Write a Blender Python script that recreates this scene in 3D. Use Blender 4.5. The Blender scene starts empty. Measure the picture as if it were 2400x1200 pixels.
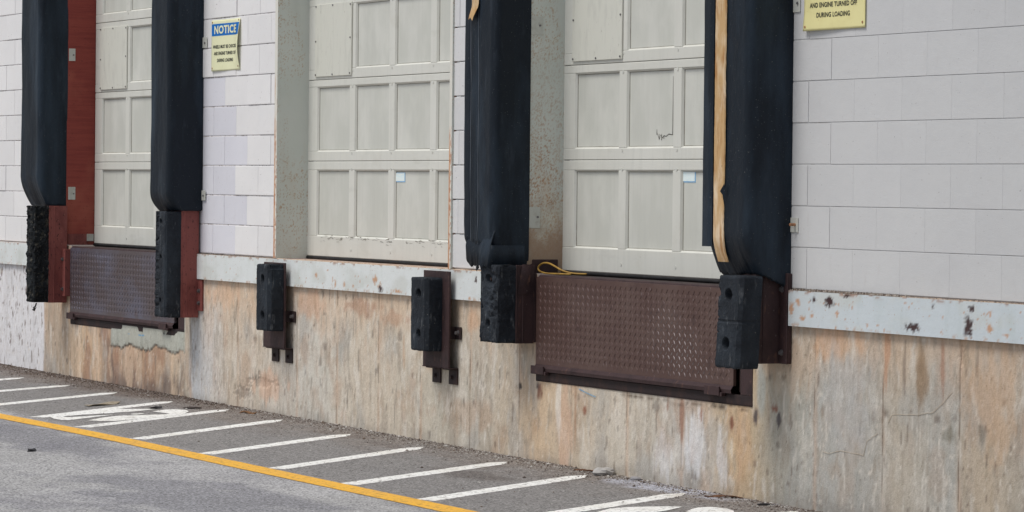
import bpy, math, random
import numpy as np
from mathutils import Matrix, Vector, noise as mnoise
R = math.radians
random.seed(7)
scene = bpy.context.scene
COL = scene.collection

# ------------------------------------------------------------------ camera
cam = bpy.data.cameras.new("camera"); cam_o = bpy.data.objects.new("camera", cam); COL.objects.link(cam_o)
cam.sensor_width = 36.0; cam.lens = 36.0 * 7866.5 / 2400.0
cam.clip_start = 0.1; cam.clip_end = 1000
_f = Vector((-0.89022046, 0.45505674, -0.02075803)); _r = Vector((0.45493277, 0.89046244, 0.01062126)); _u = Vector((-0.02331752, -0.00001176, 0.99972811))
M = Matrix(((_r.x, _u.x, -_f.x), (_r.y, _u.y, -_f.y), (_r.z, _u.z, -_f.z))).to_4x4()
M.translation = Vector((13.52051, -8.73489, 0.48802))
cam_o.matrix_world = M
scene.camera = cam_o

# ------------------------------------------------------------------ sky, sun, exposure
SUN_DIR = Vector((-0.12, -1.0, 1.8)).normalized()      # towards the sun
w = bpy.data.worlds.new("World"); scene.world = w; w.use_nodes = True
nt = w.node_tree; bg = nt.nodes["Background"]
sky = nt.nodes.new("ShaderNodeTexSky"); sky.sky_type = 'NISHITA'; sky.sun_disc = False
sky.sun_elevation = math.asin(SUN_DIR.z); sky.sun_rotation = math.atan2(SUN_DIR.x, SUN_DIR.y)
sky.air_density = 1.0; sky.dust_density = 1.6; sky.ozone_density = 1.0
hs = nt.nodes.new("ShaderNodeHueSaturation"); hs.inputs["Saturation"].default_value = 0.45      # thin overcast: the sky's blue is washed out
nt.links.new(sky.outputs[0], hs.inputs["Color"]); nt.links.new(hs.outputs[0], bg.inputs[0]); bg.inputs[1].default_value = 0.085
sun = bpy.data.lights.new("sun", 'SUN'); sun.energy = 1.85; sun.angle = R(24); sun.color = (1.0, 0.965, 0.91)
sun_o = bpy.data.objects.new("sun", sun); COL.objects.link(sun_o)
sun_o.rotation_euler = SUN_DIR.to_track_quat('Z', 'Y').to_euler()
scene.view_settings.view_transform = 'Standard'; scene.view_settings.look = 'None'
scene.view_settings.exposure = 0.24; scene.view_settings.gamma = 1.0
scene.render.engine = 'CYCLES'

# ------------------------------------------------------------------ colour helpers
def lin(c):
    c = c / 255.0
    return c / 12.92 if c <= 0.04045 else ((c + 0.055) / 1.055) ** 2.4
LW = 0.80      # brightness a white upright surface reaches in this light; turns a seen tone into a base colour
LG = 1.05      # the same for the ground
def W(r, g, b): return (min(lin(r) / LW, .9), min(lin(g) / LW, .9), min(lin(b) / LW, .9))
def Gc(r, g, b): return (min(lin(r) / LG, .9), min(lin(g) / LG, .9), min(lin(b) / LG, .9))

# ------------------------------------------------------------------ material builder
MATS = {}
def mat(name, base, rough=0.8, layers=(), bump=(), attr=False, metallic=0.0, spec=0.4, speck=None):
    """layers: (scale xyz, detail, lo, hi, colour, strength) mixed over the base by a noise mask
       speck : (scale, low factor, high factor) per-grain brightness; bump: (scale xyz, detail, distance)"""
    m = bpy.data.materials.new(name); m.use_nodes = True; t = m.node_tree; N = t.nodes; L = t.links
    p = N["Principled BSDF"]; p.inputs["Roughness"].default_value = rough; p.inputs["Metallic"].default_value = metallic
    p.inputs["Specular IOR Level"].default_value = spec
    geo = N.new("ShaderNodeNewGeometry")
    def coords(s):
        v = N.new("ShaderNodeVectorMath"); v.operation = 'MULTIPLY'
        L.new(geo.outputs["Position"], v.inputs[0]); v.inputs[1].default_value = s if hasattr(s, '__len__') else (s, s, s)
        return v.outputs[0]
    def nz(s, d, rg=0.6):
        n = N.new("ShaderNodeTexNoise"); n.inputs["Scale"].default_value = 1.0; n.inputs["Detail"].default_value = d
        n.inputs["Roughness"].default_value = rg
        L.new(coords(s), n.inputs["Vector"]); return n.outputs[0]
    if attr:
        a = N.new("ShaderNodeAttribute"); a.attribute_name = "Col"; cur = a.outputs["Color"]
    else:
        a = N.new("ShaderNodeRGB"); a.outputs[0].default_value = (*base, 1); cur = a.outputs[0]
    for (s, d, lo, hi, colr, st) in layers:
        mr = N.new("ShaderNodeMapRange"); L.new(nz(s, d), mr.inputs[0])
        mr.inputs[1].default_value = lo; mr.inputs[2].default_value = hi; mr.inputs[3].default_value = 0; mr.inputs[4].default_value = st
        mx = N.new("ShaderNodeMix"); mx.data_type = 'RGBA'
        L.new(mr.outputs[0], mx.inputs[0]); L.new(cur, mx.inputs[6])
        if len(colr) == 4:      # multiply instead of replace
            mx.blend_type = 'MULTIPLY'
        mx.inputs[7].default_value = (*colr[:3], 1)
        cur = mx.outputs[2]
    if speck:
        v = N.new("ShaderNodeTexVoronoi"); v.inputs["Scale"].default_value = 1.0; L.new(coords(speck[0]), v.inputs["Vector"])
        sp = N.new("ShaderNodeSeparateColor"); L.new(v.outputs["Color"], sp.inputs[0])
        mr = N.new("ShaderNodeMapRange"); L.new(sp.outputs[0], mr.inputs[0]); mr.inputs[3].default_value = speck[1]; mr.inputs[4].default_value = speck[2]
        vm = N.new("ShaderNodeVectorMath"); vm.operation = 'SCALE'; L.new(cur, vm.inputs[0]); L.new(mr.outputs[0], vm.inputs[3]); cur = vm.outputs[0]
    L.new(cur, p.inputs["Base Color"])
    nrm = None
    for (s, d, dist) in bump:
        b = N.new("ShaderNodeBump"); b.inputs["Strength"].default_value = 1.0; b.inputs["Distance"].default_value = dist
        L.new(nz(s, d), b.inputs["Height"])
        if nrm: L.new(nrm, b.inputs["Normal"])
        nrm = b.outputs[0]
    if nrm: L.new(nrm, p.inputs["Normal"])
    MATS[name] = m
    return m

# ------------------------------------------------------------------ mesh builder
class MB:
    def __init__(s): s.v = []; s.f = []; s.m = []; s.c = []; s.smooth = []
    def add(s, vs, fs, mi=0, cols=None, smooth=False):
        o = len(s.v); s.v += [tuple(map(float, q)) for q in vs]
        s.f += [tuple(o + i for i in q) for q in fs]; s.m += [mi] * len(fs); s.smooth += [smooth] * len(fs)
        if cols is None: cols = [(1, 1, 1)] * len(vs)
        elif not hasattr(cols[0], '__len__'): cols = [cols] * len(vs)
        s.c += [tuple(q) for q in cols]
        return s
    def box(s, x0, x1, y0, y1, z0, z1, mi=0, col=None):
        vs = [(x, y, z) for z in (z0, z1) for y in (y0, y1) for x in (x0, x1)]
        fs = [(0, 2, 3, 1), (4, 5, 7, 6), (0, 1, 5, 4), (2, 6, 7, 3), (0, 4, 6, 2), (1, 3, 7, 5)]
        return s.add(vs, fs, mi, [col] * 8 if col else None)
    def cyl(s, p, q, r, n=12, mi=0, r2=None, smooth=True):
        p = Vector(p); q = Vector(q); d = (q - p).normalized(); a = d.orthogonal().normalized(); b = d.cross(a); r2 = r if r2 is None else r2
        vs = []
        for (c, rr) in ((p, r), (q, r2)):
            for i in range(n):
                t = 2 * math.pi * i / n; vs.append(c + a * math.cos(t) * rr + b * math.sin(t) * rr)
        fs = [(i, (i + 1) % n, n + (i + 1) % n, n + i) for i in range(n)]
        s.add(vs, fs, mi, smooth=smooth)
        s.add(vs[:n], [tuple(range(n))[::-1]], mi); s.add(vs[n:], [tuple(range(n))], mi)
        return s
    def tube(s, pts, r, n=8, mi=0):
        pts = [Vector(p) for p in pts]; vs = []
        for i, p in enumerate(pts):
            d = (pts[min(i + 1, len(pts) - 1)] - pts[max(i - 1, 0)]).normalized()
            a = d.cross(Vector((0.13, 0.9, 0.2))).normalized(); b = d.cross(a)
            for k in range(n):
                t = 2 * math.pi * k / n; vs.append(p + a * math.cos(t) * r + b * math.sin(t) * r)
        fs = [(i * n + k, i * n + (k + 1) % n, (i + 1) * n + (k + 1) % n, (i + 1) * n + k) for i in range(len(pts) - 1) for k in range(n)]
        fs += [tuple(range(n))[::-1], tuple((len(pts) - 1) * n + k for k in range(n))]
        return s.add(vs, fs, mi, smooth=True)
    def grid(s, P, mi=0, cols=None, smooth=False, keep=None):
        """P: array (n, m, 3)"""
        n, m, _ = P.shape; fs = []
        for i in range(n - 1):
            for j in range(m - 1):
                if keep is None or keep(i, j): fs.append((i * m + j, (i + 1) * m + j, (i + 1) * m + j + 1, i * m + j + 1))
        return s.add(P.reshape(-1, 3).tolist(), fs, mi, cols.reshape(-1, 3).tolist() if cols is not None else None, smooth)
    def build(s, name, mats, parent=None, bevel=0.0, seg=2):
        me = bpy.data.meshes.new(name)
        off = WL.get(parent.name, (0, 0, 0)) if parent else (0, 0, 0)
        me.from_pydata([(v[0] - off[0], v[1] - off[1], v[2] - off[2]) for v in s.v], [], s.f)
        if not isinstance(mats, (list, tuple)): mats = [mats]
        for q in mats: me.materials.append(q)
        me.polygons.foreach_set("material_index", s.m); me.polygons.foreach_set("use_smooth", s.smooth)
        at = me.color_attributes.new("Col", 'FLOAT_COLOR', 'POINT')
        at.data.foreach_set("color", np.hstack([np.array(s.c, dtype=np.float32), np.ones((len(s.c), 1), np.float32)]).ravel())
        me.update()
        o = bpy.data.objects.new(name, me); COL.objects.link(o)
        if parent: o.parent = parent; WL[o.name] = off
        if bevel:
            b = o.modifiers.new("bevel", 'BEVEL'); b.width = bevel; b.segments = seg; b.limit_method = 'ANGLE'; b.angle_limit = R(40)
        return o
WL = {}
def thing(name, label, cat, loc, group=None):
    o = bpy.data.objects.new(name, None); COL.objects.link(o); o.location = loc; o.empty_display_size = 0.1
    WL[o.name] = tuple(loc); tag(o, label, cat, group); return o
def tag(o, label=None, cat=None, group=None, kind=None):
    if label: o['label'] = label
    if cat: o['category'] = cat
    if group: o['group'] = group
    if kind: o['kind'] = kind
    return o

# ------------------------------------------------------------------ numpy noise for painted albedo maps
def hashn(ix, iy, seed):
    h = (ix.astype(np.int64) * 374761393 + iy.astype(np.int64) * 668265263 + seed * 1442695041) & 0x7fffffff
    h = ((h ^ (h >> 13)) * 1274126177) & 0x7fffffff
    h = (h ^ (h >> 16)) & 0x7fffffff
    return (h % 100003) / 100003.0
def vn(x, y, seed=0):
    ix = np.floor(x); iy = np.floor(y); fx = x - ix; fy = y - iy
    fx = fx * fx * (3 - 2 * fx); fy = fy * fy * (3 - 2 * fy)
    a = hashn(ix, iy, seed); b = hashn(ix + 1, iy, seed); c = hashn(ix, iy + 1, seed); d = hashn(ix + 1, iy + 1, seed)
    return (a * (1 - fx) + b * fx) * (1 - fy) + (c * (1 - fx) + d * fx) * fy
def fbm(x, y, seed=0, o=4):
    r = 0; a = 1; t = 0
    for k in range(o):
        r = r + a * vn(x * 2 ** k, y * 2 ** k, seed + k * 17); t += a; a *= .55
    return r / t
def sstep(a, b, x):
    t = np.clip((x - a) / (b - a), 0, 1); return t * t * (3 - 2 * t)
def mixc(c, col, mask):
    return c * (1 - mask[..., None]) + np.array(col) * mask[..., None]

# ------------------------------------------------------------------ materials
mat("asphalt", (0, 0, 0), 0.9, attr=True, speck=((105, 105, 105), 0.48, 1.52),
    layers=[((200, 200, 200), 2, .56, .66, (.40, .40, .42, 1), .6), ((230, 230, 230), 2, .62, .70, Gc(205, 203, 200), .55)],
    bump=[((130, 130, 130), 3, .004)])
WORN = Gc(150, 146, 143)
mat("white_road_paint", Gc(252, 250, 246), .75, layers=[((2.5, 2.5, 2.5), 4, .45, .75, Gc(236, 232, 222), .6), ((38, 38, 38), 6, .54, .62, WORN, .85), ((9, 9, 9), 5, .55, .70, Gc(214, 210, 202), .6), ((3, 3, 3), 6, .58, .68, Gc(196, 190, 182), .6)], bump=[((130, 130, 130), 3, .003)])
mat("yellow_road_paint", Gc(250, 190, 66), .7, layers=[((3, 3, 3), 4, .4, .75, Gc(240, 184, 96), .6), ((38, 38, 38), 6, .54, .63, Gc(160, 128, 72), .75), ((3, 3, 3), 6, .55, .7, Gc(214, 168, 92), .6), ((110, 110, 110), 2, .55, .75, Gc(200, 140, 50), .6)], bump=[((130, 130, 130), 3, .003)])
mat("concrete", (0, 0, 0), .92, attr=True, layers=[((26, 26, 12), 6, .46, .66, (.84, .82, .79, 1), .8), ((9, 9, 5), 6, .50, .66, (.90, .91, .91, 1), .8), ((55, 55, 6), 4, .56, .72, (.86, .82, .78, 1), .6), ((75, 75, 55), 3, .60, .70, (.66, .63, .60, 1), .7), ((130, 130, 110), 2, .62, .72, (1.25, 1.25, 1.25, 1), .8), ((48, 48, 30), 2, .70, .74, (.50, .47, .45, 1), .8)],
    bump=[((60, 60, 30), 6, .006), ((200, 200, 200), 3, .002)])
mat("painted_block", (0, 0, 0), .78, attr=True, layers=[((2, 2, 2), 5, .40, .75, (.93, .93, .94, 1), .8), ((70, 70, 70), 2, .70, .74, (.40, .36, .34, 1), .75), ((14, 14, 5), 6, .62, .8, (.90, .88, .87, 1), .8)],
    bump=[((160, 160, 160), 4, .0010), ((9, 9, 9), 4, .003)])
mat("mortar_painted", W(184, 184, 184), .85, layers=[((5, 5, 5), 5, .5, .62, W(160, 158, 156), .8)], bump=[((100, 100, 100), 3, .003)])
mat("mortar_dirty", W(200, 197, 198), .9, layers=[((9, 9, 20), 6, .50, .62, W(150, 142, 140), .8), ((30, 30, 30), 4, .54, .64, W(104, 92, 90), .6)], bump=[((100, 100, 100), 3, .003)])
mat("door_paint", W(192, 192, 185), .55, layers=[((1.6, 1.6, 1.6), 3, .4, .7, W(200, 200, 194), .7), ((30, 30, 1.6), 4, .50, .75, W(176, 177, 171), .4), ((5, 5, 5), 5, .56, .72, W(176, 174, 164), .4), ((3, 3, 12), 5, .6, .75, W(168, 168, 160), .35), ((120, 120, 60), 2, .72, .76, W(120, 112, 100), .6)],
    bump=[((30, 30, 4), 4, .001)])
mat("door_panel", W(181, 182, 175), .6, layers=[((4, 4, 2.2), 3, .45, .75, W(194, 194, 188), .9), ((40, 40, 2), 4, .5, .75, W(172, 172, 165), .35), ((2.6, 2.6, 1.6), 5, .55, .7, W(200, 200, 193), .6), ((150, 150, 60), 2, .72, .76, W(135, 125, 112), .5)], bump=[((50, 50, 3), 3, .0008)])
mat("door_groove", W(126, 124, 116), .8, layers=[((12, 12, 12), 4, .5, .65, W(96, 90, 80), .8)])
mat("door_patch", W(193, 193, 184), .6, layers=[((20, 20, 5), 4, .5, .7, W(178, 178, 170), .7), ((90, 90, 30), 3, .68, .73, W(120, 115, 105), .6)], bump=[((50, 50, 20), 3, .001)])
mat("ledge_paint", (0, 0, 0), .6, attr=True, layers=[((12, 12, 3), 5, .50, .72, (.90, .92, .90, 1), .8), ((80, 80, 80), 3, .66, .70, W(150, 105, 70), .8)], bump=[((25, 25, 25), 4, .002)])
mat("jamb_paint", (0, 0, 0), .6, attr=True, bump=[((60, 60, 60), 4, .001)], layers=[((3, 3, 3), 4, .4, .7, (.93, .95, .94, 1), .8)])
mat("red_board", W(128, 58, 50), .8, layers=[((3, 3, 60), 5, .42, .68, W(112, 46, 42), .8), ((2, 2, 2), 4, .52, .66, W(150, 84, 68), .55), ((80, 80, 80), 2, .66, .72, W(45, 25, 24), .6)], bump=[((8, 8, 120), 4, .002)])
mat("red_steel", W(122, 68, 63), .7, layers=[((10, 10, 6), 5, .48, .64, W(100, 50, 48), .8), ((60, 60, 30), 4, .60, .66, W(48, 24, 26), .8), ((40, 40, 40), 3, .68, .72, W(150, 110, 100), .5)], bump=[((40, 40, 20), 4, .002)])
mat("brown_steel", W(58, 42, 43), .65, layers=[((9, 9, 6), 5, .48, .66, W(40, 28, 30), .8), ((30, 30, 14), 4, .60, .70, W(92, 66, 56), .7), ((70, 70, 70), 3, .68, .72, W(120, 112, 112), .45)], bump=[((40, 40, 40), 4, .002)], metallic=.15)
mat("dark_steel", W(40, 30, 31), .7, layers=[((12, 12, 8), 5, .5, .68, W(62, 42, 36), .8)], bump=[((40, 40, 40), 4, .002)], metallic=.1)
mat("tread_plate_brown", W(84, 63, 58), .52, layers=[((2.2, 2.2, 3), 5, .42, .66, W(100, 82, 76), .7), ((14, 14, 14), 5, .55, .70, W(70, 52, 50), .7), ((60, 60, 30), 3, .66, .72, W(135, 122, 122), .6), ((1.2, 1.2, 1.2), 3, .55, .7, W(78, 56, 52), .5)], bump=[((60, 60, 60), 4, .001)], metallic=.35, spec=.5)
mat("tread_plate_grey", W(84, 74, 76), .42, layers=[((1.6, 1.6, 2.4), 4, .45, .62, W(96, 96, 112), .75), ((6, 6, 6), 5, .52, .70, W(78, 62, 60), .7), ((60, 60, 30), 3, .66, .72, W(125, 118, 120), .6)], bump=[((60, 60, 60), 4, .001)], metallic=.35, spec=.5)
mat("tread_bars", (0, 0, 0), .42, attr=True, layers=[((30, 30, 30), 4, .5, .66, (.75, .70, .68, 1), .8)], metallic=.35, spec=.5)
mat("vinyl", W(17, 25, 34), .55, layers=[((4, 4, .9), 6, .48, .68, W(40, 52, 64), .85), ((12, 12, 3), 5, .60, .75, W(52, 60, 70), .5), ((140, 140, 140), 1, .745, .765, W(110, 112, 110), .7)], bump=[((5, 5, 1.5), 4, .010), ((14, 14, 9), 5, .005), ((90, 90, 90), 3, .0012)], spec=.22)
mat("seam_thread", W(78, 84, 92), .7, layers=[((20, 20, 3), 5, .45, .6, W(40, 46, 54), .9)])
mat("rubber", W(25, 30, 37), .8, layers=[((6, 6, 4), 5, .46, .68, W(42, 49, 57), .85), ((30, 30, 9), 6, .59, .70, W(92, 96, 100), .6), ((110, 110, 60), 3, .70, .74, W(150, 146, 136), .5)], bump=[((50, 50, 50), 5, .004)], spec=.3)
mat("rubber_rough", W(32, 35, 38), .9, layers=[((14, 14, 9), 6, .46, .62, W(16, 18, 21), .9), ((26, 26, 20), 5, .56, .70, W(84, 80, 70), .6), ((60, 60, 30), 4, .62, .70, W(112, 108, 98), .6)], bump=[((30, 30, 22), 6, .016)], spec=.2)
mat("tan_strip", W(178, 146, 104), .8, layers=[((14, 14, 5), 5, .44, .66, W(206, 188, 162), .9), ((30, 30, 6), 5, .50, .66, W(152, 108, 62), .85), ((90, 90, 40), 3, .70, .74, W(70, 55, 42), .7)], bump=[((40, 40, 12), 4, .002)])
mat("galvanised", W(176, 178, 172), .6, layers=[((20, 20, 20), 4, .5, .7, W(150, 146, 136), .7)], metallic=.2)
mat("dull_bolt", W(108, 106, 108), .5, layers=[((60, 60, 60), 3, .5, .65, W(70, 56, 50), .8)], metallic=.6)
mat("rusty_bolt", W(150, 108, 78), .7, layers=[((60, 60, 60), 3, .5, .65, W(96, 62, 44), .8)])
mat("dark_seal", (.008, .008, .009), .7, layers=[((9, 9, 9), 4, .5, .7, (.03, .03, .035), .7)])
mat("yellow_hose", W(150, 118, 52), .6, layers=[((30, 30, 30), 4, .5, .65, W(112, 84, 42), .8)])
mat("sign_cream", W(222, 221, 184), .4, layers=[((6, 6, 6), 4, .5, .75, W(208, 207, 168), .7), ((60, 60, 60), 3, .70, .74, W(170, 160, 120), .6)], spec=.4)
mat("sign_yellow", W(212, 205, 150), .4, layers=[((6, 6, 6), 4, .5, .75, W(200, 190, 134), .7), ((60, 60, 60), 3, .68, .73, W(150, 130, 90), .6)], spec=.4)
mat("sign_blue", W(6, 104, 184), .4, layers=[((8, 8, 8), 4, .5, .7, W(20, 116, 192), .7)])
mat("sign_black", W(34, 36, 38), .5)
mat("sign_back", W(70, 78, 110), .5)
mat("paper_white", W(210, 226, 246), .5, layers=[((14, 14, 60), 4, .5, .62, W(196, 216, 244), .8)])
mat("paper_blue", W(132, 182, 240), .5)
mat("stone", (0, 0, 0), .9, attr=True)
mat("crack", W(50, 42, 34), .9)
mat("dried_leaf", Gc(130, 96, 66), .9, layers=[((60, 60, 60), 3, .45, .6, Gc(90, 66, 50), .8)])
mat("chip_dark", W(60, 58, 62), .7, layers=[((60, 60, 60), 3, .45, .6, W(110, 62, 44), .9)])

# ================================================================== GROUND
def gz(x, y): return -1.075 - 0.006 * x
def axis(segs):
    a = []
    for (s, e, d) in segs: a += list(np.arange(s, e - 1e-6, d))
    return np.array(a + [segs[-1][1]])
gx = axis([(-120, -30, 15), (-30, -14, 1), (-14, 1.6, .045), (1.6, 20, 1.0), (20, 120, 20)])
gy = axis([(-120, -20, 20), (-20, -6, 1), (-6, -4, .2), (-4, 0.02, .045), (.02, 60, 20)])
GX, GY = np.meshgrid(gx, gy, indexing='ij')
c = np.zeros(GX.shape + (3,)) + np.array(Gc(169, 168, 168))
c = mixc(c, Gc(136, 135, 141), sstep(.50, .72, fbm(GX * 1.6, GY * 2.6, 3)) * .6)
c = mixc(c, Gc(182, 181, 182), sstep(.50, .70, fbm(GX * .9 + 4, GY * 1.1, 9)) * .6)
inn = sstep(-1.75, -1.55, GY)                              # parking side of the yellow line: browner, dustier
c = mixc(c, Gc(130, 127, 125), inn * .85)
dirt = sstep(-.75, -.10, GY + (fbm(GX * 2.2, GY * 4, 21) - .5) * .7)
c = mixc(c, Gc(130, 121, 114), dirt * .8)
c = mixc(c, Gc(96, 82, 74), sstep(-.45, -.1, GY + (fbm(GX * 3, GY * 6, 5) - .5) * .5) * sstep(-6.5, -8.5, GX) * .8)
c = mixc(c, Gc(110, 100, 95), sstep(.5, .68, fbm(GX * 5, GY * 8, 33)) * sstep(-.9, -.3, GY) * .5)
def blob(X, Y, x, y, rx, ry, seed=1, rag=.5, fx=6., fy=6.):
    d = np.sqrt(((X - x) / rx) ** 2 + ((Y - y) / ry) ** 2) + (fbm(X * fx, Y * fy, seed) - .5) * 2 * rag
    return sstep(1.15, .55, d)
c = mixc(c, Gc(186, 188, 200), blob(GX, GY, -1.55, -.10, .75, .17, 8, .7) * .75)
c = mixc(c, Gc(92, 84, 80), blob(GX, GY, -2.55, -.75, .55, .16, 4, .5) * .6)       # oil stain
c = mixc(c, Gc(118, 118, 126), blob(GX, GY, -5.6, -2.15, 1.7, .34, 5, .8, 3, 5) * .6)
c = mixc(c, Gc(116, 116, 124), blob(GX, GY, -1.7, -2.6, 1.6, .5, 6, .8, 3, 5) * .6)
P = np.stack([GX, GY, gz(GX, GY) + (fbm(GX * 2, GY * 2, 40) - .5) * .006 * sstep(6, 2, np.abs(GX + 6)) * 0], -1)
tag(MB().grid(P, cols=c).build("ground", MATS["asphalt"]), kind='structure')

def ribbon(mb, ax, ay, bx, by, wd, dz, seed, tear0=0, tear1=0):
    a = Vector((ax, ay)); b = Vector((bx, by)); L_ = (b - a).length; n = max(8, int(L_ / .025)); d = (b - a) / L_; q = Vector((-d.y, d.x)); vs = []
    for i in range(n + 1):
        t = i / n; s = t * L_
        k = min(1, (s + .002) / tear0 if tear0 else 1); k = min(k, (L_ - s + .002) / tear1 if tear1 else 1)
        e1 = wd / 2 * (1 if tear0 == 0 and tear1 == 0 else min(1, k * 1.0)) + (mnoise.noise((s * 22, seed, 0)) * .006 + mnoise.noise((s * 90, seed, 3)) * .004)
        e2 = wd / 2 + (mnoise.noise((s * 22, seed, 7)) * .006 + mnoise.noise((s * 90, seed, 9)) * .004)
        if k < 1: e2 = wd / 2 * min(1, .1 + k * 1.2) + mnoise.noise((s * 40, seed, 7)) * .012 * k
        p = a + d * s
        for e in (-e1, 0, e2):
            r_ = p + q * e; vs.append((r_.x, r_.y, gz(r_.x, r_.y) + dz))
    fs = [(3 * i + j, 3 * i + j + 1, 3 * i + j + 4, 3 * i + j + 3) for i in range(n) for j in (0, 1)]
    mb.add(vs, fs)
# white hatching: every stripe a painted marking
STR = [((-10.40, -1.10), (-10.93, -.40)), ((-9.20, -1.55), (-10.0, -.36)), ((-8.15, -1.62), (-9.17, -.30)), ((-7.10, -1.62), (-8.21, -.25)), ((-6.24, -1.62), (-7.38, -.17)),
       ((-5.29, -1.62), (-6.44, -.18)), ((-4.20, -1.62), (-5.24, -.24)), ((-3.22, -1.60), (-4.25, -.22)), ((-2.28, -1.60), (-3.20, -.20)), ((-1.40, -1.58), (-2.33, -.16)),
       ((-.42, -1.60), (-1.28, -.16)), ((.55, -1.60), (-.30, -.10))]
mb = MB()
for i, (a, b) in enumerate(STR):
    a = Vector(a); b = Vector(b); d = (b - a).normalized()
    if i == 0: a = b - d * 1.5
    ribbon(mb, a.x, a.y, b.x, b.y, (.118 if i < 8 else .125), .0012, i * 3.1, 0, .16)
tag(mb.build("road_marking_white", MATS["white_road_paint"]), kind='structure')
mb = MB(); YL = [(-30, -2.95), (-14, -2.15), (-10, -1.955), (-7.3, -1.82), (-6.2, -1.765), (-5.2, -1.73), (-3.3, -1.71), (-.9, -1.665), (9, -1.52)]
YX = np.arange(-30, 9.01, .025); vs = []
for i, x in enumerate(YX):
    y = np.interp(x, [p[0] for p in YL], [p[1] for p in YL])
    for e in (-1, 1): yy = y + e * (.080 + mnoise.noise((x * 18, e * 3, 1)) * .005 + mnoise.noise((x * 80, e * 3, 2)) * .005); vs.append((x, yy, gz(x, yy) + .0028))
mb.add(vs, [(2 * i, 2 * i + 2, 2 * i + 3, 2 * i + 1) for i in range(len(YX) - 1)])
tag(mb.build("road_marking_yellow", MATS["yellow_road_paint"]), kind='structure')
G1 = [(-7.118, -1.531), (-6.932, -1.564), (-6.805, -1.556), (-6.782, -1.51), (-6.859, -1.419), (-6.947, -1.314), (-7.058, -1.182), (-7.142, -1.083), (-7.114, -1.184), (-7.055, -1.321), (-7.027, -1.4), (-7.023, -1.448), (-7.092, -1.446), (-7.135, -1.385), (-7.198, -1.27), (-7.244, -1.137), (-7.275, -1.032), (-7.314, -1.006), (-7.357, -0.884), (-7.398, -0.809), (-7.532, -0.638), (-7.572, -0.695), (-7.598, -0.805), (-7.609, -0.897), (-7.586, -1.012), (-7.431, -1.186), (-7.244, -1.392), (-7.18, -1.484)]
G2 = [(-6.73, -1.406), (-6.901, -1.262), (-7.012, -1.129), (-7.043, -1.083), (-7.068, -1.034), (-7.04, -1.02), (-7.062, -0.889), (-7.077, -0.754), (-7.121, -0.696), (-7.211, -0.714), (-7.329, -0.74), (-7.416, -0.659), (-7.476, -0.588), (-7.485, -0.512), (-7.394, -0.475), (-7.289, -0.497), (-7.019, -0.646), (-6.824, -0.91), (-6.632, -1.259), (-6.655, -1.352)]
G3 = [(-7.141, -0.967), (-7.191, -0.929), (-7.204, -0.847), (-7.161, -0.86), (-7.124, -0.912), (-7.1, -0.936)]
mb = MB()
for (ox, oy) in ((0, 0), (6.86, .112)):
    for g in (G1, G2, G3):
        mb.add([(x + ox, y + oy, gz(x + ox, y + oy) + .0026) for x, y in g], [tuple(range(len(g)))])
tag(mb.build("road_marking_numerals", MATS["white_road_paint"]), kind='structure')

# gravel and grit along the foot of the wall
mb = MB(); rg = random.Random(3)
GR = [Gc(150, 144, 138), Gc(128, 118, 110), Gc(104, 92, 84), Gc(176, 171, 166), Gc(84, 72, 66), Gc(198, 195, 190), Gc(118, 104, 92)]
for i in range(9500):
    x = rg.uniform(-12.8, 1.3); t = rg.random(); y = -0.006 - (-math.log(1 - t * .985)) * .105 * (1.0 + .5 * mnoise.noise((x * 1.5, 0, 0)))
    if rg.random() < .06: y = -rg.uniform(.05, 1.5)
    r_ = rg.uniform(.0022, .006) * (1.9 if rg.random() < .06 else 1)
    if y > -.02: y = -.02 * rg.random() - .004
    z = gz(x, y)
    k = rg.choice(GR); lf = 1 if x > -6 else .78
    if x < -7.5 and rg.random() < .6: k = rg.choice([Gc(84, 68, 60), Gc(104, 88, 78), Gc(70, 60, 56)])
    vs = []
    a0 = rg.uniform(0, 6.28); el = rg.uniform(.6, 1.7)
    for q in range(4): vs.append((x + math.cos(a0 + q * 1.57) * r_ * el * rg.uniform(.8, 1.2), y + math.sin(a0 + q * 1.57) * r_ * rg.uniform(.8, 1.2), z + r_ * .25))
    vs.append((x + r_ * .2, y, z + r_ * rg.uniform(.6, 1.1))); vs.append((x, y, z - r_ * .2))
    mb.add(vs, [(0, 1, 4), (1, 2, 4), (2, 3, 4), (3, 0, 4), (1, 0, 5), (2, 1, 5), (3, 2, 5), (0, 3, 5)], cols=[k] * 6)
tag(mb.build("gravel", MATS["stone"]), "loose grit and gravel gathered along the foot of the concrete wall", "gravel", kind='stuff')

def rock(name, x, y, s, colr, label, cat, seed, sq=(1, 1, 1), grp=None):
    rg = random.Random(seed); mb = MB(); n = 10; m = 6; vs = []; th = rg.uniform(0, 3)
    for j in range(m + 1):
        ph = math.pi * j / m
        for i in range(n):
            t = 2 * math.pi * i / n; d = Vector((math.sin(ph) * math.cos(t), math.sin(ph) * math.sin(t), math.cos(ph)))
            k = 1 + .35 * mnoise.noise(d * 1.7 + Vector((seed, 0, 0))); px, py = d.x * s * sq[0] * k, d.y * s * sq[1] * k
            vs.append((x + px * math.cos(th) - py * math.sin(th), y + px * math.sin(th) + py * math.cos(th), gz(x, y) + s * .4 * sq[2] + d.z * s * .6 * sq[2] * k))
    fs = [(j * n + i, (j + 1) * n + i, (j + 1) * n + (i + 1) % n, j * n + (i + 1) % n) for j in range(m) for i in range(n)]
    mb.add(vs, fs, cols=[colr] * len(vs)); return tag(mb.build(name, MATS["stone"]), label, cat, grp)
rock("stone_chunk", -2.32, -.07, .055, Gc(178, 176, 174), "pale broken stone chunk lying at the wall foot below the brown ramp plate", "stone", 5, (1.3, .8, .75))
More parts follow.
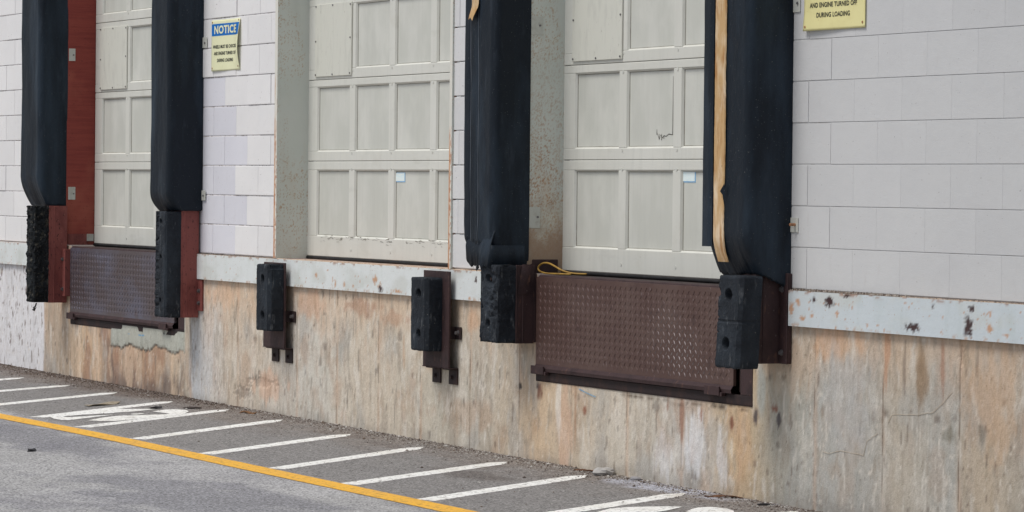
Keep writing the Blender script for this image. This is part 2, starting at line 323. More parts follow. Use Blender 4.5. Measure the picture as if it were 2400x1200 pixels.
rock("rubble_chunk", -2.0, -.05, .028, Gc(150, 148, 150), "small grey rubble piece in the whitish dust right of the pale stone", "stone", 8, (1.2, .8, .7))
rock("dark_clod", -7.53, -.375, .035, Gc(70, 62, 60), "dark flat clod lying on the end of the white stripe beside the painted numeral", "debris", 9, (1.9, .7, .4))
rock("black_pebble", -.62, -.10, .022, Gc(40, 38, 40), "small black chip on the gravel near the right hatch stripe", "debris", 11, (1.6, .8, .5))
def flatbit(name, x, y, l, wd, ang, mt, label, seed):
    mb = MB(); n = 8; vs = []
    for i in range(n + 1):
        t = i / n; k = math.sin(math.pi * min(max(t, .06), .94)) ** .6
        s = (t - .5) * l; cy = .15 * wd * math.sin(t * 5 + seed)
        for e in (-1, 1):
            px, py = s, cy + e * wd / 2 * k
            X, Y = x + px * math.cos(ang) - py * math.sin(ang), y + px * math.sin(ang) + py * math.cos(ang)
            vs.append((X, Y, gz(X, Y) + .008 + .006 * math.sin(t * 7 + seed + e)))
    mb.add(vs, [(2 * i, 2 * i + 2, 2 * i + 3, 2 * i + 1) for i in range(n)])
    o = mb.build(name, MATS[mt]); sm = o.modifiers.new("s", 'SOLIDIFY'); sm.thickness = .004
    tag(o, label, "debris")
mat("pale_husk", Gc(168, 158, 140), .9, layers=[((50, 50, 50), 3, .45, .6, Gc(120, 100, 80), .7)])
mat("black_scrap", Gc(45, 44, 48), .8)
mat("wood_twig", Gc(108, 76, 54), .9, layers=[((60, 60, 60), 3, .45, .6, Gc(70, 50, 40), .8)])
flatbit("dried_husk", -8.03, -.83, .42, .09, 2.3, "pale_husk", "pale dried husk between two white stripes left of the painted numeral", 1)
flatbit("leaf_scrap", -7.62, -.60, .14, .05, 2.3, "black_scrap", "small black scrap lying just beyond the painted numeral", 2)
flatbit("asphalt_scrap", -4.70, -2.48, .12, .05, 2.6, "black_scrap", "small black scrap on the open asphalt outside the yellow line", 3)
flatbit("brown_twig", -1.02, -.09, .20, .022, .75, "wood_twig", "short brown stick leaning in the grit above the right hatch stripe", 4)
flatbit("dead_twig", -2.50, -.06, .22, .014, .4, "wood_twig", "thin dark twig beside the pale stone chunk at the wall foot", 5)
flatbit("dry_leaf", -7.02, -.18, .16, .06, .3, "dried_leaf", "brown dry leaf at the wall foot left of the small bumper with plate", 6)

# ================================================================== CONCRETE FOUNDATION
SEAMS = [-27, -24.5, -22, -19.5, -17, -14.8, -13.6, -12.9, -12.3, -11.64, -11.02, -10.19, -9.46, -8.52, -7.65, -7.17, -6.64, -6.0, -5.37, -4.76, -4.09, -3.46, -2.83, -2.2, -1.61, -1.03, -.32, .28, .91, 1.45, 2.1, 2.8, 3.4, 4.1, 4.8, 5.5, 6.2, 6.9, 7.6, 8.3]
PITS = [(-11.02, -8.63, -.575), (-3.25, -.90, -.575)]
xs = list(np.arange(-30, -14.5, .12)) + list(np.arange(-14.5, 2.0, .013)) + list(np.arange(2.0, 9.0, .03)); xs += [s + k for s in SEAMS for k in (-.007, -.0025, .0025, .007)]
for (a, b, z) in PITS: xs += [a, b]
xs = np.array(sorted(xs)); zs = np.concatenate([np.arange(-1.25, -.60, .016), np.arange(-.60, -.004, .016), [-.004]])
FX, FZ = np.meshgrid(xs, zs, indexing='ij')
KX = [-13, -11.66, -11.62, -11.3, -10.7, -10.2, -9.8, -9.3, -8.8, -8.55, -8.50, -8.2, -7.8, -7.2, -6.9, -6.3, -5.7, -5.2, -4.5, -4.0, -3.6, -3.2, -2.9, -2.4, -1.9, -1.5, -1.2, -.95, -.7, -.42, -.3, -.1, .2, .4, .62, .85, .95, 1.15, 1.4, 3]
KC = [(208, 207, 210), (208, 207, 210), (178, 158, 138), (176, 158, 138), (196, 168, 136), (178, 146, 118), (170, 142, 120), (184, 152, 124), (186, 166, 142), (188, 176, 158), (192, 194, 196), (190, 188, 186), (190, 176, 158), (188, 176, 160), (188, 180, 168), (192, 188, 178), (194, 182, 164), (192, 180, 162), (184, 176, 160), (178, 170, 156), (184, 168, 146), (198, 172, 140), (190, 172, 148), (190, 180, 164), (184, 176, 162), (186, 182, 176), (196, 172, 138), (184, 160, 126), (166, 160, 146), (160, 158, 148), (164, 164, 160), (166, 163, 156), (165, 160, 152), (182, 166, 144), (176, 168, 154), (164, 162, 156), (180, 158, 130), (184, 160, 128), (170, 158, 140), (172, 160, 140)]
KL = np.array([W(*k) for k in KC])
XW = FX + (fbm(FX * 3, FZ * 3, 77) - .5) * .10
cc = np.stack([np.interp(XW, KX, KL[:, i]) for i in range(3)], -1)
tanpart = sstep(-11.66, -11.62, FX)
# warm rust wash running down from the ledge
wx = FX + (fbm(FX * 4, FZ * 5, 70) - .5) * .10; st1 = fbm(wx * 5, FZ * 2.2, 11, 6); st2 = fbm(wx * 16, FZ * 3.0, 12, 5); st3 = fbm(wx * 34, FZ * 3.4, 13, 4)
down = sstep(-.95, -.17, FZ)
cc = mixc(cc, W(200, 166, 132), np.clip(sstep(.48, .70, st1) * down * .5 * tanpart, 0, 1))
cc = mixc(cc, W(178, 136, 104), sstep(.56, .74, st2) * sstep(-.8, -.2, FZ) * .35 * tanpart)
cc = mixc(cc, W(150, 122, 98), sstep(.58, .74, st3) * .32 * tanpart)
cc = mixc(cc, W(208, 200, 188), sstep(.58, .72, fbm(wx * 10, FZ * 4.0, 14, 6)) * .45 * tanpart)
cc = mixc(cc, W(150, 150, 148), sstep(.55, .72, fbm(wx * 4 + 9, FZ * 2.0, 15, 6)) * .5 * tanpart)
cc = mixc(cc, W(166, 128, 96), sstep(.58, .72, fbm(FX * 4, FZ * 3.5, 16, 4)) * .35 * tanpart)
rt = sstep(-.75, -.3, FX); cc = mixc(cc, W(166, 164, 157), rt * .40)
cc = mixc(cc, W(200, 170, 140), sstep(-.52, -.22, FZ + (fbm(wx * 5, FZ * 3, 29, 6) - .5) * .45) * tanpart * .55)
cc = mixc(cc, W(150, 138, 124), sstep(.60, .70, fbm(wx * 26, FZ * 5, 30, 5)) * .5 * tanpart); cc = mixc(cc, W(204, 198, 188), sstep(.62, .72, fbm(wx * 30 + 7, FZ * 6, 34, 5)) * .5 * tanpart)
cc = mixc(cc, W(130, 124, 118), sstep(-.95, -1.05, FZ) * .45 * tanpart * sstep(.3, .7, fbm(FX * 3, FZ * 8, 17)))
# left bay: strong brown drips under the leveller
lb = sstep(-11.0, -10.8, FX) * sstep(-8.55, -8.7, FX)
cc = mixc(cc, W(154, 112, 86), sstep(.50, .66, fbm(wx * 8, FZ * 2.2, 18, 6)) * lb * .65)
cc = mixc(cc, W(116, 100, 92), sstep(.56, .70, fbm(wx * 9, FZ * 2.0, 19, 6)) * lb * .6)
cc = mixc(cc, W(104, 90, 84), sstep(-.80, -.98, FZ + (fbm(FX * 6, FZ * 5, 28, 5) - .5) * .35) * lb * .7 * sstep(-10.4, -9.9, FX))
cc = mixc(cc, W(214, 186, 156), sstep(.54, .70, fbm(wx * 7 + 5, FZ * 2.4, 20, 6)) * lb * .55)
# white painted end: flaked
fl = sstep(.66, .71, fbm(FX * 30, FZ * 16, 23, 5)) * (1 - tanpart)
cc = mixc(cc, W(120, 104, 100), fl * .8); cc = mixc(cc, W(194, 192, 194), sstep(.5, .7, fbm(FX * 9, FZ * .8, 24)) * (1 - tanpart) * .6)
sp = sstep(.86, .93, vn(FX * 55, FZ * 26, 101)) * sstep(.35, .6, fbm(FX * 3, FZ * 3, 102))
cc = mixc(cc, W(104, 90, 80), sp * .6 * (.25 + .75 * tanpart))
sp = sstep(.90, .95, vn(FX * 24, FZ * 9, 103)); cc = mixc(cc, W(92, 78, 70), sp * .5 * tanpart)
cc = mixc(cc, W(214, 206, 194), sstep(.90, .96, vn(FX * 48, FZ * 40, 104)) * .5)
# seams: dark line with rust bleed at its sides
for i, s in enumerate(SEAMS):
    br = sstep(.42, .62, fbm(FX * 0 + i * 3.3, FZ * 9, 31, 5))
    cc = mixc(cc, W(190, 150, 116), np.exp(-((FX - s - .008) / .018) ** 2) * .4 * tanpart * sstep(.35, .65, fbm(FX * 4, FZ * 2.2, 32 + i)))
    cc = mixc(cc, W(100, 84, 70), np.exp(-((FX - s + .002) / .0055) ** 2) * (.06 + .5 * br) * tanpart)
def fb(x, z, rx, rz, colr, st, seed=1, rag=.45, fx=14, fz=8):
    global cc
    rag *= 1.35; st *= .92; fx = max(fx, .9 / max(rx, .03)) * 1.3; fz = max(fz, .9 / max(rz, .03))
    cc = mixc(cc, W(*colr), blob(FX, FZ, x, z, rx, rz, seed, rag, fx, fz) * st)
fb(-1.45, -.82, .13, .17, (214, 216, 226), .55, 42, .8, 22, 5); fb(-1.80, -.93, .10, .14, (212, 214, 226), .35, 43, .8, 22, 5); fb(-1.2, -.90, .05, .15, (214, 216, 226), .45, 43, .8, 22, 5)
fb(-1.10, -.70, .028, .035, (122, 70, 44), .95, 44, .3); fb(-.87, -.645, .024, .05, (66, 60, 66), .95, 45, .4); fb(-.65, -.655, .022, .045, (70, 64, 70), .95, 46, .4)
fb(-.69, -.60, .03, .02, (128, 74, 52), .9, 47, .5); fb(-2.67, -.74, .026, .03, (136, 84, 60), .95, 48, .3); fb(-3.22, -.66, .035, .06, (112, 66, 48), .9, 49, .6, 30, 20)
fb(-3.235, -.635, .02, .022, (62, 54, 58), .9, 50, .4); fb(-3.45, -.65, .022, .024, (56, 52, 54), .95, 51, .3); fb(-1.41, -.675, .014, .04, (140, 86, 58), .8, 52, .3); fb(-1.76, -.66, .014, .03, (140, 86, 58), .7, 52, .3)
fb(-1.61, -.71, .03, .14, (140, 96, 74), .8, 53, .4, 14, 4); fb(-.12, -.25, .22, .085, (204, 158, 118), .6, 54, .7); fb(1.18, -.45, .24, .24, (190, 156, 122), .55, 55, .6)
fb(.60, -.38, .055, .17, (134, 104, 68), .8, 56, .4, 14, 5); fb(.30, -.30, .03, .20, (176, 118, 76), .6, 57, .6, 20, 3); fb(.77, -.30, .02, .16, (150, 96, 66), .6, 57, .5, 20, 3)
fb(.83, -.62, .05, .05, (118, 114, 100), .75, 58, .4); fb(1.08, -.60, .03, .06, (112, 108, 98), .6, 59, .4); fb(.20, -.58, .02, .04, (118, 98, 76), .6, 59, .4); fb(-.25, -.58, .015, .035, (118, 98, 76), .5, 59, .4)
fb(-5.62, -.28, .24, .06, (166, 124, 98), .65, 60, .6); fb(-5.15, -.33, .20, .05, (176, 134, 104), .6, 61, .6); fb(-7.22, -.84, .25, .035, (112, 100, 92), .55, 62, .8, 40, 60); fb(-7.55, -.93, .16, .05, (118, 106, 98), .5, 63, .8, 40, 60)
fb(-2.90, -.88, .10, .22, (204, 162, 132), .55, 64, .6, 16, 5); fb(-2.98, -.72, .035, .22, (216, 212, 204), .6, 65, .5, 16, 3); fb(-2.78, -.75, .02, .25, (160, 112, 76), .55, 66, .4, 16, 3)
fb(-.98, -.80, .12, .22, (190, 154, 116), .55, 67, .5, 14, 4); fb(-.05, -.55, .22, .25, (166, 166, 166), .5, 68, .6); fb(-6.4, -.30, .25, .10, (196, 150, 116), .55, 69, .6); fb(-5.0, -.55, .02, .12, (182, 140, 100), .5, 70, .4)
fb(-7.9, -.27, .30, .09, (204, 166, 132), .6, 71, .6); fb(-4.05, -.30, .10, .08, (200, 156, 118), .6, 72, .5); fb(-7.05, -.86, .30, .10, (206, 160, 128), .5, 73, .7); fb(.95, -.27, .035, .05, (150, 132, 110), .6, 74, .5)
fb(-.82, -.52, .045, .16, (160, 162, 156), .95, 75, .15)
lum = cc.mean(-1, keepdims=True); cc = (cc * .85 + lum * .15) * (1 + .07 * sstep(-.6, -1.2, FX))[..., None]
BD = np.zeros_like(FX)
for i in range(len(SEAMS) - 1):                                                # boards of the old shuttering stand a hair proud of one another
    BD = np.where((FX >= SEAMS[i]) & (FX < SEAMS[i + 1]), (math.sin(i * 12.9) * .5) * .003, BD)
DY = BD + (fbm(FX * 4, FZ * 4, 90) - .5) * .006
for i, s in enumerate(SEAMS): DY += np.exp(-((FX - s) / .0035) ** 2) * .003 * (.2 + sstep(.40, .6, fbm(FX * 0 + i * 3.3, FZ * 9, 31, 5)))
for (x, z, rx, rz) in ((-7.22, -.84, .25, .035), (-7.55, -.93, .16, .05), (-3.45, -.65, .02, .02), (.92, -.27, .03, .04)):
    DY += blob(FX, FZ, x, z, rx, rz, 62, .7, 40, 60) * .005
# chipped edge crack below the patch
crk = -.725 + (fbm(FX * 5, FX * 0, 91, 5) - .5) * .12
pm = (FZ > crk) * sstep(-10.15, -10.10, FX) * sstep(-8.60, -8.64, FX) * 1.0
cc = cc * (1 - pm[..., None] * .9) + (np.array(W(168, 172, 164)) * (.92 + .16 * fbm(FX * 9, FZ * 14, 87))[..., None]) * pm[..., None] * .9; DY -= pm * .004
cm = np.exp(-((FZ - crk) / .008) ** 2) * sstep(-10.18, -10.1, FX) * sstep(-8.65, -8.8, FX)
cc = mixc(cc, W(96, 80, 66), cm * .85); DY += cm * .006
crk2 = -.625 + (fbm(FX * 9, FX * 0, 95, 5) - .5) * .05
cm = np.exp(-((FZ - crk2) / .005) ** 2) * sstep(-2.3, -2.2, FX) * sstep(-.9, -1.0, FX); cc = mixc(cc, W(84, 70, 58), cm * .85)
def keep(i, j):
    x = (xs[i] + xs[i + 1]) / 2; z = (zs[j] + zs[j + 1]) / 2
    return not any(a < x < b and z > zz for (a, b, zz) in PITS)
mb = MB().grid(np.stack([FX, DY, FZ], -1), cols=cc, keep=keep)
for (a, b, z) in PITS:                                                          # pit sides
    mb.box(a, b, .30, .36, z, -.03, col=W(120, 110, 100)); mb.box(a - .02, a, .02, .3, z, -.03, col=W(120, 110, 100)); mb.box(b, b + .02, .02, .3, z, -.03, col=W(120, 110, 100)); mb.box(a, b, .012, .3, z - .03, z, col=W(120, 110, 100))
fo = mb.build("foundation_wall", MATS["concrete"]); tag(fo, "stained board-formed concrete foundation wall below the loading doors", "wall")

# hairline crack beads (pale repaired cracks) on the right part, drawn as thin raised fillers
mb = MB()
def bead(pts, r=.0010):
    pp = []
    for i in range(len(pts) - 1):
        for k in range(6):
            t = k / 6; x = pts[i][0] * (1 - t) + pts[i + 1][0] * t; z = pts[i][1] * (1 - t) + pts[i + 1][1] * t
            pp.append((x + mnoise.noise((x * 60, z * 60, 0)) * .004, -.001, z + mnoise.noise((x * 60, z * 60, 5)) * .006))
    pp.append((pts[-1][0], -.001, pts[-1][1])); mb.tube(pp, r, 5)
bead([(.85, -.43), (.70, -.53), (.55, -.55), (.36, -.56), (.33, -.60)]); bead([(.24, -.66), (.15, -.70), (.12, -.77), (-.08, -.765), (-.18, -.785), (-.24, -.78)])
mat("crack_filler", W(178, 166, 148), .9)
mb.build("crack_filler", MATS["crack_filler"], fo)
mb = MB()
def chalk(pts, r):
    mb.add([(x, -.0045, z + e * r) for (x, z) in pts for e in (-1, 1)], [(2 * i, 2 * i + 2, 2 * i + 3, 2 * i + 1) for i in range(len(pts) - 1)])
chalk([(-2.735, -.622), (-2.64, -.64), (-2.54, -.655)], .003); chalk([(-9.78, -.625), (-9.66, -.622), (-9.5, -.628), (-9.42, -.626)], .006)
mat("blue_chalk", W(104, 146, 176), .9, layers=[((60, 60, 60), 3, .48, .62, W(170, 170, 165), .8)])
mb.build("chalk_mark", MATS["blue_chalk"], fo)

# ================================================================== BLOCK WALL
OPEN = [(-11.11, -8.50), (-6.985, -4.375), (-3.36, -.76)]
OTOP = 2.62
blocks = MB(); U = .2032; HZ0 = .004
rb = random.Random(5)
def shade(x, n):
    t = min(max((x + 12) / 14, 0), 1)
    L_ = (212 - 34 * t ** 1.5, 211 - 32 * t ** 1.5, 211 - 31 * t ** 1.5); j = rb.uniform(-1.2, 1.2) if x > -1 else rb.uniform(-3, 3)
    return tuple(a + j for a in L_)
STEP = {0: -7.72, 1: -7.50, 2: -7.72, 3: -7.50, 4: -7.72, 5: -7.92}
for n in range(0, 21):
    z0 = n * U; z1 = z0 + U
    off = -.2032 if n % 2 else 0.0
    off += .0 if n % 2 == 0 else 0.0
    # joints visible on the right: even courses at 0, odd courses half a block over
    k = -76
    while k < 24:
        x0 = k * 2 * U + (0.2032 if n % 2 == 1 else 0); x1 = x0 + 2 * U; k += 1
        if n % 2 == 0: x0 -= 0; x1 -= 0
        segs = [(max(x0, -30), min(x1, 9))]
        if z0 < OTOP:
            for (a, b) in OPEN:
                ns = []
                for (p, q) in segs:
                    if q <= a or p >= b: ns.append((p, q)); continue
                    if p < a - .01: ns.append((p, a))
                    if q > b + .01: ns.append((b, q))
                segs = ns
        for (p, q) in segs:
            if q - p < .02: continue
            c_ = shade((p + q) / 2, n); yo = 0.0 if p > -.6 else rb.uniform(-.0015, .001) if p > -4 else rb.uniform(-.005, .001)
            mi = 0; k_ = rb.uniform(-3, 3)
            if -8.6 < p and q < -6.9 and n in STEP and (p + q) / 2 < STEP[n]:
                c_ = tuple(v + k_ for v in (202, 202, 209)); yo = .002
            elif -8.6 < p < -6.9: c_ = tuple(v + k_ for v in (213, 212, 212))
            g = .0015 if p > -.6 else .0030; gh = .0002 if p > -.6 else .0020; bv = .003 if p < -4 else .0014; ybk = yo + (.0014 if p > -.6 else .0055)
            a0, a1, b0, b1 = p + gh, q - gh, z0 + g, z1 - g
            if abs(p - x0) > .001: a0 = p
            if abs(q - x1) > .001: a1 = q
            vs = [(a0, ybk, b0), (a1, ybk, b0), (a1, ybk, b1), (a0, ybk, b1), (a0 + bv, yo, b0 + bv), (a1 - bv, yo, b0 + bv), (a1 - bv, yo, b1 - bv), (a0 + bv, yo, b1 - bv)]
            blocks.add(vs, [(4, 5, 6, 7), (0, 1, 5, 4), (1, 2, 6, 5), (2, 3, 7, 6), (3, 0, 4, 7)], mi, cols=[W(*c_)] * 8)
ed = [-30] + [v for ab in OPEN for v in ab] + [9]
for i in range(0, len(ed), 2): blocks.box(ed[i] + (.06 if i else 0), ed[i + 1] - (.055 if i < 6 else 0), (.003 if i == 6 else .005), .30, 0, OTOP, 1 if i in (4, 6) else 2)
blocks.box(-30, 9, .006, .30, OTOP, 21 * U, 2)
bw = blocks.build("block_wall", [MATS["painted_block"], MATS["mortar_painted"], MATS["mortar_dirty"]]); tag(bw, "white painted concrete block wall around the three loading doors", "wall")

# ================================================================== STEEL LEDGE (dock edge channel)
def ledge(x0, x1, label, spots):
    xs = np.arange(x0, x1 + .006, .012); zs_ = np.arange(-.182, -.0079, .0087)
    X, Z = np.meshgrid(xs, zs_, indexing='ij'); t = np.clip((X + 12) / 13.5, 0, 1)
    c = np.zeros(X.shape + (3,)) + np.array(W(203, 207, 207))
    c = mixc(c, W(182, 190, 195), sstep(0.5, 1, t)); c = mixc(c, W(182, 184, 178), sstep(.5, .75, fbm(X * 5, Z * 9, 3)) * .5)
    c = mixc(c, W(164, 122, 86), sstep(.60, .72, fbm(X * 30, Z * 40, 7)) * .6 * sstep(-.155, -.18, Z))
    c = mixc(c, W(140, 98, 72), sstep(.58, .68, fbm(X * 20, Z * 30, 8)) * sstep(-.03, -.01, Z) * .8)
    c = mixc(c, W(170, 118, 74), sstep(.76, .80, fbm(X * 40, Z * 34, 9)) * .7)
    dy = np.zeros_like(X)
    for (x, z, rx, rz, kind) in spots:
        k_ = .75 if kind else 1.45
        b = blob(X, Z, x, z, rx * k_, rz * k_, int(abs(x) * 10), .85, 70, 70)
        c = mixc(c, W(176, 124, 80) if kind else W(60, 42, 42), b * (.8 if kind else 1))
        if not kind: dy += b * .002
    P = np.stack([X, -.026 + dy + (fbm(X * 3, Z * 2, 2) - .5) * .003, Z], -1)
    mb = MB().grid(P, cols=c)
    # sheared lip on top and return under it, drawn as narrow plates behind the face
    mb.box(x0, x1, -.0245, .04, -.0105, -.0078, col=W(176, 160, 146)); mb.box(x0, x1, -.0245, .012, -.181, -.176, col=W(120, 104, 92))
    return tag(mb.build("steel_ledge", MATS["ledge_paint"]), label, "ledge", "pieces of the pale steel ledge along the wall")
ledge(-30, -11.25, "pale steel ledge piece at far left of the leftmost bumper", [])
ledge(-8.41, -3.49, "long pale rust-spotted steel ledge running under the middle door", [(-6.28, -.10, .022, .02, 1), (-5.98, -.143, .02, .025, 1), (-5.84, -.143, .02, .022, 1), (-5.38, -.10, .05, .035, 1), (-5.31, -.14, .04, .02, 1), (-5.30, -.155, .025, .014, 0), (-5.7, -.15, .03, .014, 1), (-5.05, -.16, .10, .014, 1), (-4.83, -.095, .014, .02, 1), (-5.6, -.12, .012, .012, 1), (-6.1, -.06, .012, .012, 1), (-3.98, -.06, .012, .014, 0), (-4.05, -.17, .03, .01, 1)])
ledge(-.53, 9, "pale steel ledge right of the rightmost bumper, with paint flaked off in dark patches", [(-.154, -.055, .03, .018, 0), (-.296, -.047, .016, .012, 0), (.562, -.146, .045, .014, 0), (1.006, -.125, .022, .035, 0), (1.03, -.04, .02, .014, 0), (1.176, -.06, .016, .02, 1), (1.171, -.12, .03, .03, 1), (-.40, -.138, .04, .02, 1), (-.31, -.12, .02, .02, 1), (-.44, -.06, .03, .03, 1), (-.09, -.105, .015, .02, 1), (.72, -.045, .008, .012, 0), (-.5, -.10, .03, .05, 1), (.0, -.02, .03, .005, 0), (.8, -.09, .006, .01, 1), (1.3, -.15, .03, .01, 1)])

# dirt and broken mortar lying along the top of the right ledge
mb = MB(); rg = random.Random(11)
for i in range(1500):
    x = rg.choice([rg.uniform(-.55, 1.6), rg.uniform(-.5, .4), rg.uniform(-8.4, -7.0)]); r_ = rg.uniform(.0015, .005) * (1.7 if x < .5 and x > -1 else 1); y = rg.uniform(-.022, .0); z = -.006
    k = rg.choice([W(140, 130, 120), W(120, 108, 98), W(96, 84, 76), W(158, 150, 142)])
    vs = [(x - r_ * 1.4, y, z), (x + r_ * 1.4, y - r_, z), (x, y + r_, z), (x, y, z + r_ * rg.uniform(.6, 1.6))]
    mb.add(vs, [(0, 1, 3), (1, 2, 3), (2, 0, 3)], cols=[k] * 4)
tag(mb.build("ledge_dirt", MATS["stone"]), "crumbled mortar and dirt lying on top of the steel ledge", "dirt", kind='stuff')

# ================================================================== DOORS
DY0 = .216
def door(ox, label, n_cols, extra):
    x0 = ox; x1 = ox + 2.61
    t = thing("overhead_door", label, "door", (x0 + 1.3, DY0, 0), "sectional overhead loading doors")
    J = [.012, .640, 1.176, 1.712, 2.25, 2.66]; PZ = [(.147, .583), (.705, 1.130), (1.242, 1.662), (1.778, 2.20), (2.31, 2.61)]
    for s in range(5):
        mb = MB(); za, zb = J[s] + .002, J[s + 1] - .002; pa, pb = PZ[s]; Y = DY0; T = .045
        cols_ = [(ox + .15 + .602 * k, ox + .15 + .602 * k + .515) for k in range(4)]
        mb.box(x0, x1, Y, Y + T, za, pa); mb.box(x0, x1, Y, Y + T, pb, zb)
        e = [x0] + [v for c_ in cols_ for v in c_] + [x1]
        for i in range(0, len(e), 2): mb.box(e[i], e[i + 1], Y + .0006, Y + T - .001, pa, pb)
        o = mb.build("door_section", MATS["door_paint"], t, bevel=.003, seg=1)
        for (a, b) in cols_:
            pm = MB(); g = .007
            # recessed panel: sloping quarter-round frame, dark joint line, flat field
            A = [(a, Y + .004, pa), (b, Y + .004, pa), (b, Y + .004, pb), (a, Y + .004, pb)]
            B = [(a + g, Y + .0135, pa + g), (b - g, Y + .0135, pa + g), (b - g, Y + .0135, pb - g), (a + g, Y + .0135, pb - g)]
            C_ = [(a + g + .004, Y + .0165, pa + g + .004), (b - g - .004, Y + .0165, pa + g + .004), (b - g - .004, Y + .0165, pb - g - .004), (a + g + .004, Y + .0165, pb - g - .004)]
            pm.add(A + B, [(i, (i + 1) % 4, 4 + (i + 1) % 4, 4 + i) for i in range(4)], 0)
            pm.add(B + C_, [(i, (i + 1) % 4, 4 + (i + 1) % 4, 4 + i) for i in range(4)], 1)
            pm.add(C_, [(0, 1, 2, 3)], 2)
            po = pm.build("door_panel", [MATS["door_paint"], MATS["door_groove"], MATS["door_panel"]], o)
        if s == 2:   # first panel of the third section is covered by a screwed-on sheet
            cp = MB(); cp.box(ox + .125, ox + .705, Y - .010, Y - .0005, 1.196, 1.672)
            co = cp.build("cover_sheet", MATS["door_patch"], t, bevel=.002, seg=1)
            for (px, pz) in ((.14, 1.21), (.41, 1.208), (.69, 1.21), (.69, 1.44), (.69, 1.655), (.41, 1.66), (.14, 1.66), (.14, 1.43)):
                sc = MB(); sc.cyl((ox + px, Y - .0105, pz), (ox + px, Y - .014, pz), .006, 8); sc.build("screw", MATS["dull_bolt"], co)
        # small plugs on the stiles
        for k in range(1, 4):
            px = ox + .15 + .602 * k - .043
            for pz in (za + .05, zb - .05): sc = MB(); sc.cyl((px, Y + .0005, pz), (px, Y - .0022, pz), .009, 10); sc.build("bolt_head", MATS["door_panel"], o)
    sl = MB(); sl.box(x0, x1, DY0 + .006, DY0 + .04, -.012, .011); sl.tube([(x0 + (x1 - x0) * i / 30, DY0 + .002 + .004 * math.sin(i * 1.3), .002) for i in range(31)], .011, 8)
    sl.build("bottom_seal", MATS["dark_seal"], t)
    extra(t, ox)
    return t
def sticker(t, xa, xb, za, zb):
    mb = MB(); y = DY0 + .0160
    mb.box(xa, xb, y - .0015, y - .0002, za, zb); a = mb.build("sticker", MATS["paper_blue"], t)
    mb = MB(); mb.box(xa + .006, xb - .006, y - .0032, y - .0017, za + .006, zb - .003); mb.build("sticker_face", MATS["paper_white"], a)
def ex1(t, ox): pass
def ex2(t, ox):
    sticker(t, -5.638, -5.500, .507, .566)
    mb = MB(); rg = random.Random(4)             # flaked paint along the bottom rail
    for i in range(90):
        x = ox + rg.uniform(.12, 2.5); z = .140 + rg.uniform(-.018, .008) * (1 if rg.random() < .7 else 2); l = rg.uniform(.008, .05); h = rg.uniform(.001, .004)
        s = rg.uniform(-.006, .006); mb.add([(x, DY0 - .0015, z), (x + l, DY0 - .0015, z + s), (x + l * .8, DY0 - .0015, z + s + h), (x, DY0 - .0015, z + h)], [(0, 1, 2, 3)])
    mb.build("paint_flakes", MATS["door_groove"], t)
def ex3(t, ox):
    sticker(t, -2.028, -1.890, .519, .577)
    mb = MB(); y = DY0 + .0150
    pts = [(-2.316, .790), (-2.300, .772), (-2.285, .752), (-2.270, .775), (-2.255, .757), (-2.235, .770), (-2.21, .766), (-2.185, .778), (-2.14, .774)]
    for i in range(len(pts) - 1):
        (a, b), (c_, d) = pts[i], pts[i + 1]; mb.add([(a, y, b - .002), (c_, y, d - .0015), (c_, y, d + .0015), (a, y, b + .002)], [(0, 1, 2, 3)])
    for (x, z, h) in ((-2.29, .75, .03), (-2.262, .745, .035), (-2.315, .775, .03), (-2.238, .752, .02)): mb.add([(x, y, z), (x + .005, y, z), (x + .004, y, z + h), (x + .001, y, z + h)], [(0, 1, 2, 3)])
    mb.add([(-2.143, y, .775), (-2.138, y, .775), (-2.1405, y, 1.09), (-2.1425, y, 1.09)], [(0, 1, 2, 3)])
    mb.build("panel_split", MATS["crack"], t)
door(-11.105, "pale panelled overhead door behind the red-brown board jamb at left", 4, ex1)
door(-6.990, "pale panelled overhead door in the middle with paint flaking on its bottom rail", 4, ex2)
door(-3.378, "pale panelled overhead door above the brown ramp plate, one panel split", 4, ex3)

# ---- door frames
def painted_box(mb, x0, x1, y0, y1, z0, z1, cf, st=.0062, faces="fx"):
    """box whose -Y face and +X face are dense sheets coloured by cf(u, v, face)"""
    zs_ = np.arange(z0, z1, st); zs_ = np.append(zs_, z1)
    if 'f' in faces:
        xs_ = np.append(np.arange(x0, x1, st * .5), x1); X, Z = np.meshgrid(xs_, zs_, indexing='ij'); mb.grid(np.stack([X, X * 0 + y0, Z], -1), cols=cf(X, Z, 'f'))
    if 'x' in faces:
        ys = np.append(np.arange(y0, y1, st * .7), y1); Y, Z = np.meshgrid(ys, zs_, indexing='ij'); mb.grid(np.stack([Y * 0 + x1, Y, Z], -1), cols=cf(Y, Z, 'x'))
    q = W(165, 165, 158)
    mb.add([(x0, y0, z0), (x0, y1, z0), (x0, y1, z1), (x0, y0, z1)], [(0, 3, 2, 1)], cols=[q] * 4)
